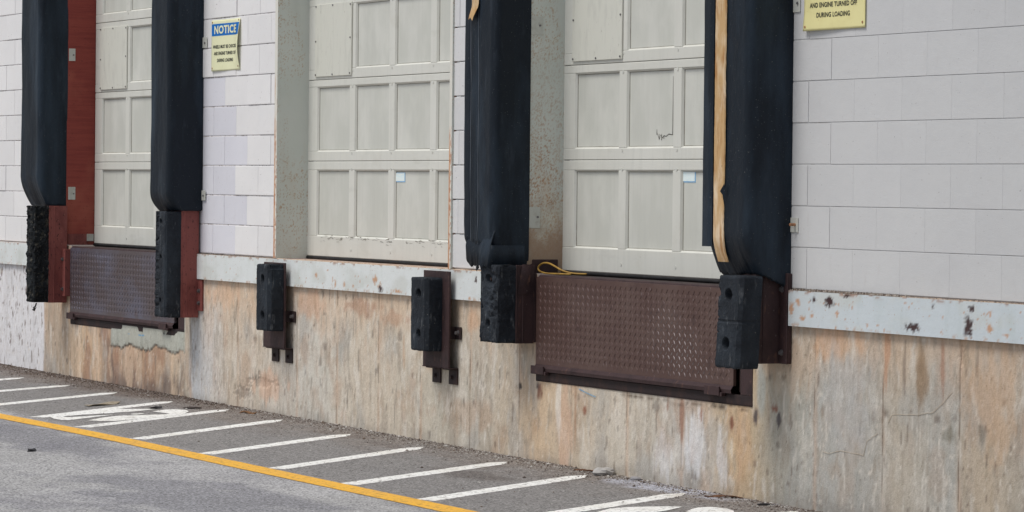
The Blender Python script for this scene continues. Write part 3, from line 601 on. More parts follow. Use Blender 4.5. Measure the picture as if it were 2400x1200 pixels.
def frame_col(heavy, dense):
    def cf(u, z, face):
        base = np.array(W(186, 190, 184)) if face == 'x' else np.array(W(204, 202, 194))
        c = np.zeros(u.shape + (3,)) + base
        c = mixc(c, base * .9, sstep(.45, .7, fbm(u * 6, z * 1.2, 5)) * .5)
        rust = W(158, 124, 88)
        if face == 'x':
            sp = sstep(.76 - dense * .07, .84, vn(u * 190, z * 170, 3)) * sstep(.44 - dense * .12, .64, fbm(u * 9, z * 2.3, 6))
            c = mixc(c, rust, sp * .75)
            c = mixc(c, W(176, 150, 122), sstep(.60, .74, fbm(u * 8, z * 2.0, 9)) * .3 * dense)
            if heavy:
                s2 = sstep(.62, .74, vn(u * 180, z * 165, 13)) * sstep(1.5, .2, z + (fbm(u * 10, z * 3, 14) - .5) * 1.2)
                c = mixc(c, W(150, 104, 64), s2 * .8)
                c = mixc(c, W(120, 74, 46), sstep(.42, .10, z + (fbm(u * 14, z * 10, 8) - .5) * .35) * .9)
                c = mixc(c, W(186, 176, 156), sstep(.5, .3, z) * .35)
        else:
            w_ = sstep(.38, .60, fbm(u * 30, z * 2.0, 12)) * sstep(1.25, .9, z + (fbm(z * 1.3, z * 0, 3) - .5)) 
            c = mixc(c, W(186, 128, 78), w_ * .85 * sstep(.72, .2, (u - u.min()) / (u.max() - u.min() + 1e-6)))
            c = mixc(c, W(158, 96, 58), sstep(.55, .66, vn(u * 120, z * 60, 4)) * w_ * .7)
        return c
    return cf
def dframe(x0, x1, label, heavy, dense, redjamb=False):
    t = thing("door_frame", label, "door frame", ((x0 + x1) / 2, 0, 0), "steel frames around the loading doors")
    y0 = -.010
    mb = MB()
    if redjamb:
        mb.box(x0 - .045, x0, -.012, .235, 0.0, OTOP); mb.build("jamb_board", MATS["red_board"], t)
        mb = MB(); mb.box(x0, x0 + .006, .0, .16, 0.0, .085); mb.build("kick_plate", MATS["red_steel"], t)
        mb = MB(); mb.box(x0, x0 + .007, .155, .21, .03, .085); mb.build("patch_plate", MATS["galvanised"], t)
    else:
        painted_box(mb, x0 - .045, x0, y0, .232, -.004, OTOP, frame_col(heavy, dense)); mb.build("jamb", MATS["jamb_paint"], t)
    mb = MB(); painted_box(mb, x1, x1 + .035, y0 - .004, .232, -.004, OTOP, frame_col(False, .4)); mb.box(x1 + .0355, x1 + .048, .0015, .02, 0, OTOP, col=W(96, 62, 52)); mb.build("jamb", MATS["jamb_paint"], t)
    mb = MB(); mb.box(x0 - .045, x1 + .035, y0 - .001, .232, OTOP - .001, OTOP + .05, col=W(190, 190, 184)); mb.build("lintel", MATS["jamb_paint"], t)
    mb = MB(); mb.box(x0 + .0002, x0 + .012, .222, .25, 0, OTOP - .01); mb.build("weather_strip", MATS["dark_seal"], t)
    return t
dframe(-11.11, -8.50, "frame of the left door with its wide red-brown board jamb", False, 0, True)
dframe(-6.985, -4.375, "grey-green steel frame with rusty front edge around the middle door", False, .45)
fr3 = dframe(-3.36, -.76, "rust-speckled steel frame around the right door, bottom of jamb rusted brown", True, 1.0)

# sills / decks
mb = MB(); mb.box(-6.985, -4.375, -.0245 + .067, .30, -.05, -.0085)
mat("sill_steel", W(160, 140, 128), .7, layers=[((6, 6, 6), 5, .48, .64, W(140, 100, 76), .8), ((30, 30, 30), 4, .55, .66, W(188, 184, 176), .7)], bump=[((40, 40, 40), 4, .002)])
tag(mb.build("door_sill", MATS["sill_steel"]), "flat rust-stained steel sill under the middle door", "sill")

# ================================================================== DOCK LEVELLERS
def treads(mb, x0, x1, y, z0, z1, colf, px=.056, pz=.0405):
    n = 0; r0 = 0; z = z0 + pz * .6
    while z < z1 - pz * .4:
        x = x0 + px * (.4 if r0 % 2 else .9); sgn = 1 if r0 % 2 else -1
        while x < x1 - px * .3:
            a = R(45) * sgn; dx, dz = math.cos(a) * .0115, math.sin(a) * .0155; nx, nz_ = -math.sin(a) * .0042, math.cos(a) * .0042; h = .0030
            vs = [(x - dx, y, z - dz), (x - nx, y, z - nz_), (x + dx, y, z + dz), (x + nx, y, z + nz_), (x - dx * .8, y - h, z - dz * .8), (x + dx * .8, y - h, z + dz * .8)]
            mb.add(vs, [(0, 1, 4), (1, 2, 5), (1, 5, 4), (2, 3, 5), (3, 0, 4), (3, 4, 5)], 1, cols=[colf(x, z)] * 6); x += px; n += 1
        z += pz / 2 * 1.0; r0 += 1
def worn_brown(x, z):
    d = math.hypot((x + 1.62 - (z + .36) * -.9) / .26, (z + .36) / .19) + mnoise.noise((x * 7, z * 9, 2)) * .5; k = max(0, min(1, 1.35 - d)) ** 1.2
    k = max(k, .5 * max(0, mnoise.noise((x * 3, z * 4, 8)) - .15)); a = W(88, 70, 67); b = W(150, 143, 143)
    return tuple(p * (1 - k) + q * k for p, q in zip(a, b))
def worn_grey(x, z):
    k = max(0, min(1, .5 + mnoise.noise((x * 1.8, z * 2, 4)) * 1.2)); a = W(84, 70, 68); b = W(104, 104, 120)
    return tuple(p * (1 - k) + q * k for p, q in zip(a, b))
def leveller(x0, xp, x1, label, pm, colf):
    t = thing("dock_leveler", label, "dock leveler", ((x0 + x1) / 2, .05, -.6), "dock levelers below the doors")
    yp = -.012; mb = MB(); mb.box(x0 + .012, xp, yp, yp + .016, -.510, -.018); treads(mb, x0 + .016, xp - .004, yp + .0002, -.503, -.036, colf)
    lip = mb.build("lip_plate", [MATS[pm], MATS["tread_bars"]], t)
    mb = MB(); mb.add([(x0 + .014, yp, -.5102), (xp - .002, yp, -.5102), (xp - .002, yp - .014, -.530), (x0 + .014, yp - .014, -.530), (xp - .002, yp - .010, -.549), (x0 + .014, yp - .010, -.549), (xp - .002, yp + .016, -.549), (x0 + .014, yp + .016, -.549)], [(0, 1, 2, 3), (3, 2, 4, 5), (5, 4, 6, 7)])
    mb.build("lip_edge", MATS["brown_steel"], lip)
    mb = MB(); mb.cyl((x0 + .02, .012, -.020), (xp, .012, -.020), .014, 12); mb.build("hinge_bar", MATS["brown_steel"], t)
    # deck behind the lip, up to the door
    mb = MB(); mb.box(x0 + .02, x1 - .03, .028, .30, -.028, -.010); mb.build("deck_plate", MATS["dark_steel"], t)
    # frame: bottom angle and side posts
    mb = MB(); mb.box(x0, x1, -.004, .012, -.602, -.553); mb.box(x0, x1, -.0035, .10, -.607, -.6025); mb.build("frame_angle", MATS["dark_steel"], t, bevel=.002, seg=1)
    mb = MB(); mb.box(xp + .055, x1, -.003, .05, -.552, -.19); mb.build("frame_post", MATS["brown_steel"], t, bevel=.002, seg=1)
    mb = MB(); mb.box(x0, x0 + .010, -.003, .05, -.552, -.03); mb.build("frame_post", MATS["dark_steel"], t)
    mb = MB(); mb.box(xp + .012, xp + .05, .03, .06, -.552, -.05); mb.cyl((xp + .03, .015, -.54), (xp + .03, .015, -.2), .006, 8); mb.build("support_arm", MATS["dark_steel"], t)
    for bx in (x0 + .0, xp - .25):
        mb = MB(); mb.box(bx, bx + .15, -.038, -.0275, -.565, -.518); mb.box(bx, bx + .15, -.0272, -.005, -.565, -.5525); mb.box(bx + .152, bx + .170, -.034, -.008, -.568, -.548); mb.build("lip_keeper", MATS["brown_steel"], t, bevel=.002, seg=1)
    return t
leveller(-11.02, -8.81, -8.63, "dock leveler with grey-brown tread plate lip below the left door", "tread_plate_grey", worn_grey)
lv3 = leveller(-3.25, -1.07, -.90, "dock leveler with large rusty brown tread plate lip below the right door", "tread_plate_brown", worn_brown)

# ================================================================== DOCK SEAL PADS
def pad(x0, x1, yf, zb, label, cfg):
    t = thing("dock_seal_pad", label, "dock seal", ((x0 + x1) / 2, 0, zb), "black padded dock seals beside the doors")
    r_ = .045; prof = []
    def arc(cx, cy, a0, a1, n=7):
        for i in range(n): a = R(a0 + (a1 - a0) * i / (n - 1)); prof.append((cx + math.cos(a) * r_, cy + math.sin(a) * r_))
    nb = 26
    for i in range(nb): prof.append((x1, -(.001) + (yf + r_) * i / nb))
    arc(x1 - r_, yf + r_, 0, -90)
    for i in range(1, 40): prof.append((x1 - r_ + (x0 + r_ - x1 + r_) * i / 40, yf))
    arc(x0 + r_, yf + r_, -90, -180)
    for i in range(1, nb): prof.append((x0, yf + r_ + (-.001 - yf - r_) * i / nb))
    ztop = 2.75; levels = []
    z = 0.0
    while z < ztop - zb: levels.append(z); z += .012 if z < .3 else .04
    rows = []; H = cfg.get('taper_h', .25)
    for li, h in enumerate(levels):
        row = []
        for k, (px, py) in enumerate(prof):
            u = (px - x0) / (x1 - x0); d = py / yf                        # d 0 at the wall, 1 at the front
            zbt = cfg['bottom'](u, d); hh = h
            ty = 1 - cfg.get('taper', .3) * max(0, 1 - hh / H) ** cfg.get('pw', 1.6)
            tx = 1 - cfg.get('tx', .0) * max(0, 1 - hh / .12) ** 2
            X = x0 + (x1 - x0) * (.5 + (u - .5) * tx); Y = py * ty
            k2 = max(0, 1 - hh / .5)
            Z = zb + hh + zbt * max(0, 1 - hh / .35)
            nn = mnoise.fractal(Vector((X * 5, Y * 5, Z * 1.6 + x0)), 1, 2, 3); n2 = mnoise.fractal(Vector((X * 9, Y * 9, Z * 7 + x0)), 1, 2, 2)
            amp = .006 + .010 * k2 * cfg.get('crumple', 1)
            wob = nn * amp + n2 * .0028 * k2 * cfg.get('crumple', 1)
            ins = 1 if d > .02 else 0
            if cfg.get('pleats') and d > .97:
                for q in cfg['pleats']:
                    wob -= .004 * math.exp(-((u - q) / .02) ** 2)
            Y -= wob * ins; X += (u - .5) * 2 * nn * .004 * ins
            row.append((X, min(Y, -.0006), Z))
        rows.append(row)
    # rows bottom -> turned-in lip and closure
    b0 = rows[0]; cx = sum(q[0] for q in b0) / len(b0); cy = sum(q[1] for q in b0) / len(b0)
    r1 = [(q[0] + (cx - q[0]) * .10, min(q[1] + (cy - q[1]) * .10, -.0005), q[2] - .004) for q in b0]; r2 = [(q[0] + (cx - q[0]) * .25, min(q[1] + (cy - q[1]) * .25, -.0005), q[2] + .02) for q in b0]
    r3 = [(cx, cy, b0[0][2] + .03) for q in b0]
    rows = [r3, r2, r1] + rows
    P = np.array(rows); mb = MB().grid(P.transpose(1, 0, 2)[::1], smooth=True)
    cover = mb.build("pad_cover", MATS["vinyl"], t)
    for q in cfg.get('pleats', ()):                     # stitched seam lines down the front
        k = min(range(len(prof)), key=lambda i: abs((prof[i][0] - x0) / (x1 - x0) - q) + (0 if prof[i][1] < yf + .001 else 9)); sr = rows[3:]
        sm_ = MB(); sm_.add([(r_[k][0] + e * .0035, r_[k][1] - .0035, r_[k][2]) for r_ in sr for e in (-1, 1)], [(2 * i, 2 * i + 1, 2 * i + 3, 2 * i + 2) for i in range(len(sr) - 1)])
        sm_.build("seam", MATS["seam_thread"], cover)
    return t
def noise1(x, s): return mnoise.noise((x * s, 3.3, 1.1))
p1 = pad(-11.566, -11.111, -.236, .300, "leftmost black seal pad, between the block wall and the red-brown board jamb", dict(bottom=lambda u, d: .012 * noise1(u * 3 + d, 2), taper=.34, taper_h=.24, pw=1.7, crumple=.6))
p2 = pad(-8.700, -8.322, -.257, .293, "black seal pad left of the blue NOTICE sign, rounded at its bottom", dict(bottom=lambda u, d: .01 * noise1(u * 3, 2) + .0, taper=.30, taper_h=.15, pw=2.4, crumple=.3))
p3 = pad(-3.755, -3.356, -.236, .035, "black seal pad with two seams and ragged hem beside the rust-speckled jamb", dict(bottom=lambda u, d: .05 * (1 - u) * d - .02 * (1 - d) + .02 * noise1(u * 4 + d * 2, 3) + .016 * noise1(u * 9 + d * 5, 3) * d + .05 * max(0, noise1(u * 12 + d * 7, 3) - .12) * d, taper=.24, taper_h=.13, pw=1.3, tx=.06, crumple=1.5, pleats=(.28, .52)))
p4 = pad(-.955, -.551, -.254, .035, "widest-looking black seal pad at right with a long torn tan strip down its front", dict(bottom=lambda u, d: .035 * d - .03 * (1 - d) + .012 * noise1(u * 4 + d * 2, 3) + .008 * noise1(u * 9 + d * 6, 3), taper=.30, taper_h=.22, pw=1.6, crumple=.5))
# ragged hem of pad 3, draped over the top of the bumper below
mb = MB(); rows = []
for i in range(61):
    u = i / 60; x = -3.738 + .381 * u; cut = .070 * max(0, 1 - u / .30)
    jag = .020 * noise1(x * 1.0, 16) + .016 * noise1(x + 5, 45) + (.030 if .55 < u < .66 else 0) * (1 - abs(u - .605) / .055)
    yy = -.243 - .018 * sstep(.55, .75, u) + .004 * noise1(x, 20)
    rows.append([(x, -.216, .235), (x, yy + .012 + .03 * max(0, 1 - u / .12), .120 + cut * .6), (x + .02 * max(0, 1 - u / .12), yy - .002 + .018 * (1 - sstep(.5, .7, u)) + .03 * max(0, 1 - u / .12), .030 + cut + jag)])
for i in range(1, 16):
    t_ = i / 15; y = -.262 + .235 * t_; rows.append([(-3.353, y, .155), (-3.350 + .003 * noise1(y, 30), y, .09), (-3.350 + .006 * noise1(y, 22), y, .022 + .010 * noise1(y, 40) - .012 * t_)])
hm = MB().grid(np.array(rows, dtype=float), smooth=True).build("torn_hem", MATS["vinyl"], p3); sd = hm.modifiers.new("s", 'SOLIDIFY'); sd.thickness = .003
# torn strip on pad 4 (bare yellow backing), curving back with the pad's hem
mb = MB(); rows = []
zz = np.arange(.125, 2.7, .02)
for z in zz:
    h = z - .035; ty = 1 - .30 * max(0, 1 - h / .22) ** 1.6; y = -.254 * ty - .009
    l = -.866 + .002 * noise1(z, 6) + .002 * noise1(z, 50); r_ = -.762 + .004 * noise1(z + 9, 9) + .004 * noise1(z, 60)
    if z < .50: r_ -= .018 * math.exp(-((z - .46) / .035) ** 2); r_ -= .004
    l -= .006 * max(0, 1 - h / .2)
    r_ -= .010 * max(0, 1 - h / .2)
    rows.append([(l, y + .005, z), (l + .004, y, z), ((l + r_) / 2, y - .001, z), (r_ - .004, y, z), (r_, y + .005, z)])
mb.grid(np.array(rows).transpose(1, 0, 2), smooth=False); mb.build("torn_strip", MATS["tan_strip"], p4)
mb = MB(); rows = []                                   # overlapping edge flap at the left of the strip
for z in np.arange(.20, 2.7, .03):
    rows.append([(-.972 + .004 * noise1(z, 4), -.215, z), (-.965 + .003 * noise1(z, 7), -.266, z), (-.90, -.268, z), (-.872 + .002 * noise1(z, 11), -.263, z)])
mb.grid(np.array(rows).transpose(1, 0, 2), smooth=True); mb.build("edge_flap", MATS["vinyl"], p4)
mb = MB(); mb.add([(-.752, -.268, .50), (-.746, -.270, .515), (-.744, -.268, .44), (-.775, -.278, .475)], [(0, 1, 3), (1, 2, 3), (2, 0, 3)]); mb.build("torn_tab", MATS["vinyl"], p4)
mb = MB(); rows = []                                    # scrap of tan strip hanging on pad 3
for z in np.arange(1.445, 2.7, .02):
    k = sstep(1.52, 1.445, z); rows.append([(-3.612 - .030 * k, -.249 - .008 * k, z - .012 * k), (-3.57 - .03 * k, -.252 - .014 * k, z), (-3.528 - .045 * k, -.249 - .018 * k, z - .02 * k)])
mb.grid(np.array(rows).transpose(1, 0, 2)); mb.build("torn_strip", MATS["tan_strip"], p3)
# mounting plates of the pads
def plate(parent, kind, x, ya, yb, za, zb, m, bolt=None, bm="dull_bolt"):
    mb = MB()
    if kind == 'jamb': mb.box(x, x + .004, ya, yb, za, zb)
    else: mb.box(ya, yb, x - .004, x, za, zb)
    o = mb.build("mounting_plate", MATS[m], parent, bevel=.001, seg=1)
    if bolt:
        mb = MB()
        if kind == 'jamb': mb.cyl((x + .004, bolt[0], bolt[1]), (x + .010, bolt[0], bolt[1]), .006, 8)
        else: mb.cyl((bolt[0], x - .004, bolt[1]), (bolt[0], x - (.035 if bm == "rusty_bolt" else .010), bolt[1]), .007, 8)
        mb.build("bolt", MATS[bm], o)
plate(p1, 'jamb', -11.1099, .0, .052, 1.419, 1.514, "galvanised", (.036, 1.465)); plate(p1, 'jamb', -11.1099, .003, .060, .349, .447, "galvanised", (.045, .395))
plate(p3, 'jamb', -3.3599, .0, .074, 1.347, 1.453, "galvanised", (.055, 1.40)); plate(p3, 'jamb', -3.3599, .0, .070, .252, .372, "galvanised", (.052, .315))
plate(p2, 'wall', -.0055, -8.322, -8.244, 1.428, 1.502, "door_panel", (-8.275, 1.462)); plate(p2, 'wall', -.0055, -8.318, -8.250, .367, .437, "door_panel", (-8.28, .40))
plate(p4, 'wall', -.002, -.552, -.489, 1.356, 1.45, "door_panel", (-.508, 1.40)); plate(p4, 'wall', -.002, -.552, -.484, .277, .349, "door_panel", (-.508, .315), "rusty_bolt")

# ================================================================== BUMPERS
def rubber_mesh(x0, x1, yb, yf, z0, z1, holes, ch=.014, rough=.0012, wear=None, shear=0.0, seed=0, st=.0065):
    prof = []
    def seg(a, b):
        n = max(1, int(math.hypot(b[0] - a[0], b[1] - a[1]) / st))
        for i in range(n): prof.append((a[0] + (b[0] - a[0]) * i / n, a[1] + (b[1] - a[1]) * i / n))
    seg((x1, yb), (x1, yf + ch)); seg((x1, yf + ch), (x1 - ch, yf)); seg((x1 - ch, yf), (x0 + ch, yf)); seg((x0 + ch, yf), (x0, yf + ch)); seg((x0, yf + ch), (x0, yb)); prof.append((x0, yb))
    nz_ = int((z1 - z0) / st); rows = []
    for j in range(nz_ + 1):
        z = z0 + (z1 - z0) * j / nz_; row = []
        e = min(j, nz_ - j) * st; rnd = max(0, 1 - e / .012) ** 2 * .007
        for (x, y) in prof:
            d = Vector((0, 0))
            nx = 1 if x > x1 - ch * .5 else (-1 if x < x0 + ch * .5 else 0); ny = -1 if y < yf + ch * .5 else 0
            n1 = mnoise.fractal(Vector((x * 24 + seed, y * 24, z * 18)), 1, 2, 4) * rough * 2 + mnoise.noise(Vector((x * 120, y * 120, z * 120))) * rough
            wv = wear(x, y, z) if wear else 0
            k = n1 - rnd - wv
            X, Y = x + nx * k, y + ny * k
            for (hx, hz, hr, hd) in holes:
                if ny and y < yf + .002:
                    rr = math.hypot(x - hx, (z - hz)); Y += hd * float(sstep(hr * 1.15, hr * .75, np.float64(rr)))
            row.append((X + shear * (z - z1), Y, z + mnoise.noise(Vector((x * 30, y * 30, seed))) * (.004 if e < .01 else 0)))
        rows.append(row)
    mb = MB(); P = np.array(rows); mb.grid(P.transpose(1, 0, 2), smooth=False)
    n = len(prof)
    for (row, fl) in ((rows[-1], 0), (rows[0], 1)):
        cx = sum(q[0] for q in row) / n; cz = row[0][2] - (.001 if not fl else -.001)
        vs = list(row) + [(q[0], yb, q[2]) for q in row]
        fs = [((i, i + 1, n + i + 1, n + i) if fl else (i + 1, i, n + i, n + i + 1)) for i in range(n - 1)]; mb.add(vs, fs)
    return mb
def bolts(parent, m, pts, y, r_=.011, h=.012):
    for (x, z) in pts:
        mb = MB(); mb.cyl((x, y, z), (x, y - .003, z), r_ * 1.5, 12); mb.cyl((x, y - .003, z), (x, y - h, z), r_, 6, smooth=False)
        mb.build("bolt", MATS[m], parent)
def small_bumper(xr, label, wear, seed):
    """loose plate bumper on the ledge: plate xr-.35 .. xr"""
    t = thing("dock_bumper", label, "dock bumper", (xr - .18, -.06, -.6), "small rubber bumpers under the middle door")
    mb = MB(); mb.box(xr - .35, xr, -.068, -.056, -.588, -.030 + (.012 if seed == 2 else 0)); mb.box(xr - .36, xr + .005, -.0675, -.004, -.594, -.589); mb.build("back_plate", MATS["brown_steel"], t, bevel=.0015, seg=1)
    rx = (xr - .235, xr - .012) if seed == 1 else (xr - .315, xr - .090)
    zt, zb_ = (-.040, -.475) if seed == 1 else (-.058, -.492)
    hx = (rx[0] + rx[1]) / 2 + .01
    rbm = rubber_mesh(rx[0], rx[1], -.0685, -.176, zb_, zt, [(hx, zt - .095, .027, .045), (hx, zb_ + .100, .027, .045)], ch=.022, wear=wear, seed=seed)
    ro = rbm.build("rubber_block", MATS["rubber"], t)
    bolts(ro, "dark_steel", [(hx, zt - .095), (hx, zb_ + .100)], -.130, .011, .008)
    for (a, b) in ((xr - .335, xr - .225), (xr - .110, xr + .002)):
        mb = MB(); mb.box(a, b, -.0115, -.0035, -.688, -.5945); mb.box(a, b, -.055, -.0116, -.6005, -.5945); o = mb.build("anchor_bracket", MATS["dark_steel"], t, bevel=.0015, seg=1)
        bolts(o, "dark_steel", [((a + b) / 2 - .01, -.645)], -.0115)
    mb = MB(); mb.box(xr - .03, xr + .045, -.012, -.004, -.418, -.345 ); mb.box(xr - .030, xr - .022, -.055, -.0122, -.418, -.345); o = mb.build("side_bracket", MATS["dark_steel"], t, bevel=.0015, seg=1)
    bolts(o, "dull_bolt", [(xr + .012, -.380)], -.012, .011, .02)
small_bumper(-6.700, "small upright rubber bumper at the left end of the middle door's sill", lambda x, y, z: max(0, .012 * mnoise.noise((x * 30, z * 30, 0))) if z > -.07 else 0, 1)
small_bumper(-4.243, "small upright rubber bumper at the right end of the middle door's sill", lambda x, y, z: max(0, .010 * mnoise.noise((x * 30, z * 30, 5))) if (z > -.085 and x < -4.5) else 0, 2)

def big_bumper(label, rx, yb, yf, zr, holes, wear, rough, rm, bm, channel, flange, seed, shear=0, extra=None, ch=.012, hb="dark_steel"):
    t = thing("dock_bumper", label, "dock bumper", ((rx[0] + rx[1]) / 2, 0, zr[0]), "rubber bumpers on steel brackets beside the levelers")
    ro = rubber_mesh(rx[0], rx[1], yb, yf, zr[0], zr[1], holes, ch=ch, wear=wear, rough=rough, seed=seed, shear=shear).build("rubber_block", MATS[rm], t)
    bolts(ro, hb, [(h[0] + shear * (h[1] - zr[1]), h[1]) for h in holes], yf + h_depth(holes), .010, .012)
    (cx0, cx1, cz0, cz1, cyf) = channel
    mb = MB(); mb.box(cx0, cx1, yb + .0005, yb + .0105, cz0, cz1); mb.box(cx1 - .010, cx1 - .0005, yb + .011, cyf, cz0, cz1); mb.box(cx0 + .0005, cx0 + .010, yb + .011, cyf, cz0, cz1); mb.box(cx1 - .016, cx1 + .003, yb + .040, yb + .048, cz0 + .003, cz1 - .003)
    mb.build("bracket_channel", MATS[bm], t, bevel=.002, seg=1)
    (fx0, fx1, fz0, fz1, fy) = flange
    mb = MB(); mb.box(fx0, fx1, fy, fy + .010, fz0, fz1); mb.box(fx1 - .009, fx1, fy + .0105, -.002, fz0 + .001, fz1 - .001); fo_ = mb.build("wall_flange", MATS[bm], t, bevel=.002, seg=1)
    bolts(fo_, "dull_bolt", [(fx1 - .045, fz0 + .055), (fx1 - .045, fz1 - .08)], fy, .011, .014)
    if extra: extra(t)
    return t
def h_depth(h): return (h[0][3] if h else .03) - .004
fr = lambda x, y, z, s=18, o=0: mnoise.fractal(Vector((x * s + o, y * s, z * s)), 1, 2, 4)
# leftmost: whole rubber rough and burst
def ex_a(t):
    mb = MB(); mb.tube([(-11.19, -.22, -.452), (-11.18, -.23, -.475), (-11.20, -.24, -.49)], .006, 6); mb.add([(-11.24, -.24, -.505), (-11.18, -.22, -.480), (-11.16, -.25, -.500), (-11.20, -.23, -.515)], [(0, 1, 2), (0, 2, 3), (1, 3, 2), (0, 3, 1)]); mb.build("torn_shred", MATS["rubber_rough"], t)
big_bumper("leftmost bumper, tall with coarse crumbling rubber on a red steel bracket", (-11.235, -11.085), -.160, -.292, (-.440, .300), [(-11.165, -.355, .022, .030), (-11.165, .210, .022, .030)],
           lambda x, y, z: -.004 + .016 * abs(fr(x, y, z, 22)), .004, "rubber_rough", "red_steel", (-11.225, -11.08, -.445, .300, -.012), (-11.10, -11.022, -.395, -.030, -.050), 3, extra=ex_a, ch=.02)
# second: tall, front edge chewed
big_bumper("tall chewed bumper on red bracket beside grey-brown plate", (-8.560, -8.352), -.145, -.262, (-.450, .288), [(-8.445, -.335, .020, .035), (-8.445, -.03, .016, .03), (-8.445, .215, .022, .035)],
           lambda x, y, z: max(0, (.022 * (.3 + fr(x * .3, y * .3, z, 20, 4)) + .014 * max(0, fr(0, 0, z, 45)))) * float(sstep(-8.44, -8.54, np.float64(x))) if y < -.2 or x < -8.54 else 0, .0022, "rubber", "red_steel", (-8.55, -8.350, -.452, .305, -.012), (-8.43, -8.278, -.405, -.185, -.018), 4)
# third: left of the brown leveler, gouged, bracket lip peeled
def ex_c(t):
    mb = MB(); rows = []
    for j in range(10):
        u = j / 9; z = -.12 + .17 * u; o = .035 * u ** 2
        rows.append([(-3.252 + .001, -.125 + .03 * u - .05 * (1 - u) * 0, z), (-3.250 + o, -.095 + .03 * u, z), (-3.249 + o * 1.2, -.050, z + .01)])
    mb.grid(np.array(rows), smooth=True); mb.build("peeled_lip", MATS["brown_steel"], t)
big_bumper("gouged rubber bumper with peeled brown bracket, left of the brown ramp plate", (-3.488, -3.262), -.130, -.246, (-.392, .045), [(-3.385, -.285, .022, .035), (-3.385, -.035, .026, .035)],
           lambda x, y, z: .010 * max(0, fr(x, y, z, 9, 2)) + (.022 * max(0, fr(x * .2, y * .2, z, 30, 7)) if x < -3.455 else 0) + .020 * float(sstep(.10, .0, np.float64(abs(x + 3.33 + .03 * noise1(z, 9))))) * max(0, .3 + fr(x, y, z, 24, 11)) * (1 if z > -.25 else .3), .002, "rubber", "brown_steel", (-3.48, -3.256, -.396, .045, -.015), (-3.30, -3.254, -.390, .0, -.014), 6, extra=ex_c)
# fourth: right of the brown leveler, leaning
big_bumper("rightmost bumper, smooth leaning rubber with bright bolt in its lower hole", (-.765, -.540), -.168, -.290, (-.395, .060), [(-.66, -.275, .030, .050), (-.655, -.035, .030, .050)],
           lambda x, y, z: (.030 * max(0, .12 + fr(x * .2, y * .2, z, 26, 9)) if (x < -.728 and z > -.22) else 0) + (.004 if abs(z + .165) < .004 and y < -.2 else 0), .0014, "rubber", "brown_steel", (-.77, -.605, -.372, .075, -.031), (-.76, -.535, -.372, .075, -.031), 8, shear=.075, ch=.018, hb="dull_bolt")
# peeled scrap hanging under pad 3
mb = MB(); mb.tube([(-3.60, -.19, .075), (-3.61, -.20, .045), (-3.60, -.20, .025)], .006, 6); mb.add([(-3.63, -.20, .03), (-3.58, -.20, .028), (-3.60, -.21, .0), (-3.61, -.19, .02)], [(0, 1, 2), (0, 2, 3), (1, 3, 2), (0, 3, 1)]); mb.build("torn_shred", MATS["vinyl"], p3)

# yellow hose loop and brown kick plate at foot of the right door's jamb
mb = MB(); mb.box(-3.359, -3.352, .02, .185, -.004, .075); o = mb.build("kick_plate", MATS["brown_steel"], fr3, bevel=.004)
pts = [(-2.98, .17, .002), (-3.05, .12, .004), (-3.11, .085, .018), (-3.17, .07, .040), (-3.23, .065, .055), (-3.285, .06, .056), (-3.325, .055, .044), (-3.338, .05, .026), (-3.32, .05, .010), (-3.26, .05, .001), (-3.18, .05, -.001), (-3.08, .06, .000), (-3.0, .09, .000)]
sm = []
for i in range(len(pts) - 1):
    p0, p1_, p2_, p3_ = [Vector(pts[min(max(i + k, 0), len(pts) - 1)]) for k in (-1, 0, 1, 2)]
    for k in range(5):
        u = k / 5; sm.append(.5 * ((2 * p1_) + (-p0 + p2_) * u + (2 * p0 - 5 * p1_ + 4 * p2_ - p3_) * u * u + (-p0 + 3 * p1_ - 3 * p2_ + p3_) * u ** 3))
mb = MB(); mb.tube(sm, .0055, 8); tag(mb.build("rope_loop", MATS["yellow_hose"]), "small yellow rope loop lying at the foot of the rust-speckled jamb", "rope")

# ================================================================== SIGNS
def text_mesh(s, width, height, cx, cz, y, mt, parent, bold=.0, slant=0):
    cu = bpy.data.curves.new("t", 'FONT'); cu.body = s; cu.size = 1; cu.offset = bold; cu.resolution_u = 3; cu.space_character = 1.06
    o = bpy.data.objects.new("t", cu); COL.objects.link(o); dg = bpy.context.evaluated_depsgraph_get()
    me = bpy.data.meshes.new_from_object(o.evaluated_get(dg)); bpy.data.objects.remove(o); bpy.data.curves.remove(cu)
    v = np.array([q.co[:] for q in me.vertices]); x0, x1, y0, y1 = v[:, 0].min(), v[:, 0].max(), v[:, 1].min(), v[:, 1].max()
    mb = MB(); X = cx + ((v[:, 0] - x0) / (x1 - x0) - .5) * width; Z = cz + ((v[:, 1] - y0) / (y1 - y0) - .5) * height
    yy = y(X, Z)
    mb.add(np.stack([X, yy, Z], -1).tolist(), [tuple(p.vertices) for p in me.polygons]); bpy.data.meshes.remove(me)
    return mb.build("lettering", mt, parent)
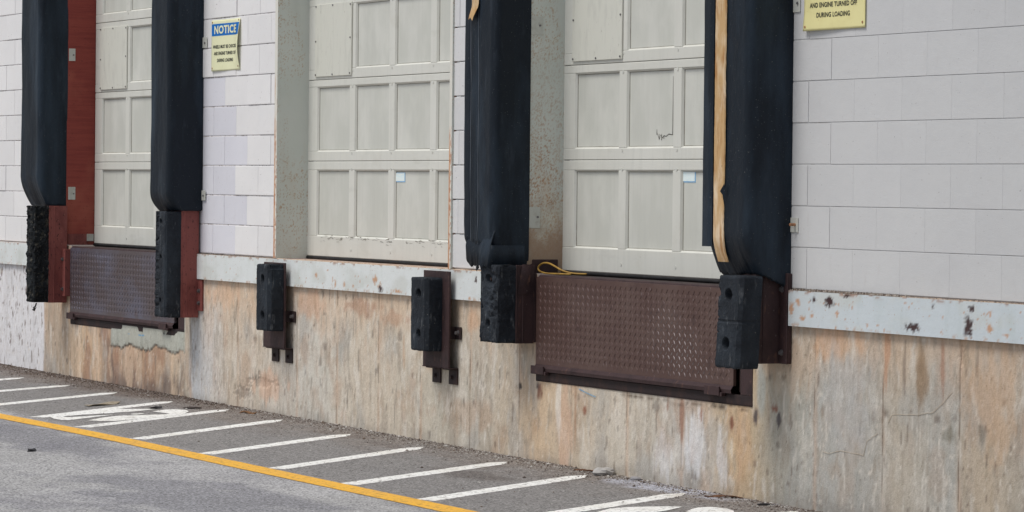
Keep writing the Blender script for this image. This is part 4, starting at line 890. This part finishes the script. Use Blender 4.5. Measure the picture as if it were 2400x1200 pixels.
def sign(x0, x1, z0, z1, label, m, curl, bend):
    t = thing("notice_sign", label, "sign", ((x0 + x1) / 2, -.01, z0), "NOTICE signs on the block wall")
    def yf(X, Z, o=0.0):
        u = (X - x0) / (x1 - x0); v = (Z - z0) / (z1 - z0)
        y = -.008 - .004 * np.sin(u * 5 + 1) - curl * sstep(.80, 1.0, u) * np.sin(np.clip(v, 0, 1) * math.pi) - bend * sstep(.3, 0, v) * (1 - u) 
        return y - o
    xs_ = np.linspace(x0, x1, 40); zs_ = np.linspace(z0, z1, 30); X, Z = np.meshgrid(xs_, zs_, indexing='ij')
    # slightly wavy outline
    Xo = X + curl * .35 * sstep(.55, .75, (X - x0) / (x1 - x0)) * np.sin((Z - z0) / (z1 - z0) * 6.28) * -.5
    o = MB().grid(np.stack([Xo, yf(X, Z), Z], -1), smooth=True).build("sign_plate", MATS[m], t); sd = o.modifiers.new("s", 'SOLIDIFY'); sd.thickness = .0015; sd.offset = 1
    za = z0 + (z1 - z0) * .69; zb_ = z1 - (z1 - z0) * .075; wd = x1 - x0; cx = (x0 + x1) / 2
    xs2 = np.linspace(x0 + .006, x1 - .006, 40); zs2 = np.linspace(za, zb_, 8); X2, Z2 = np.meshgrid(xs2, zs2, indexing='ij')
    X3 = X2 + curl * .35 * sstep(.55, .75, (X2 - x0) / (x1 - x0)) * np.sin((Z2 - z0) / (z1 - z0) * 6.28) * -.5
    MB().grid(np.stack([X3, yf(X2, Z2, .0025), Z2], -1), smooth=True).build("header_band", MATS["sign_blue"], t)
    H = z1 - z0
    text_mesh("NOTICE", wd * .76, H * .165, cx - .004, (za + zb_) / 2, lambda a, b: yf(a, b, .0042), MATS[m], t, .035)
    text_mesh("WHEELS MUST BE CHOCKED", wd * .84, H * .068, cx - .01, z0 + H * .475, lambda a, b: yf(a, b, .0028), MATS["sign_black"], t, .024)
    text_mesh("AND ENGINE TURNED OFF", wd * .76, H * .068, cx - .01, z0 + H * .345, lambda a, b: yf(a, b, .0028), MATS["sign_black"], t, .024)
    text_mesh("DURING LOADING", wd * .53, H * .068, cx - .01, z0 + H * .208, lambda a, b: yf(a, b, .0028), MATS["sign_black"], t, .024)
    for (a, b) in ((x0 + .018, z0 + .02), (x1 - .022, z0 + .026), (x0 + .018, z1 - .014), (x1 - .02, z1 - .012)):
        mb = MB(); mb.cyl((a, float(yf(np.float64(a), np.float64(b))) + .004, b), (a, float(yf(np.float64(a), np.float64(b))) - .004, b), .006, 8)
        mb.build("screw", MATS["rusty_bolt"], t)
sign(-8.146, -7.642, 1.261, 1.612, "cream NOTICE sign with blue header and curled right edge", "sign_cream", .022, 0)
sign(-.438, .098, 1.259, 1.615, "yellowed NOTICE sign on the white block wall right of the tan-striped pad", "sign_yellow", .0, .006)
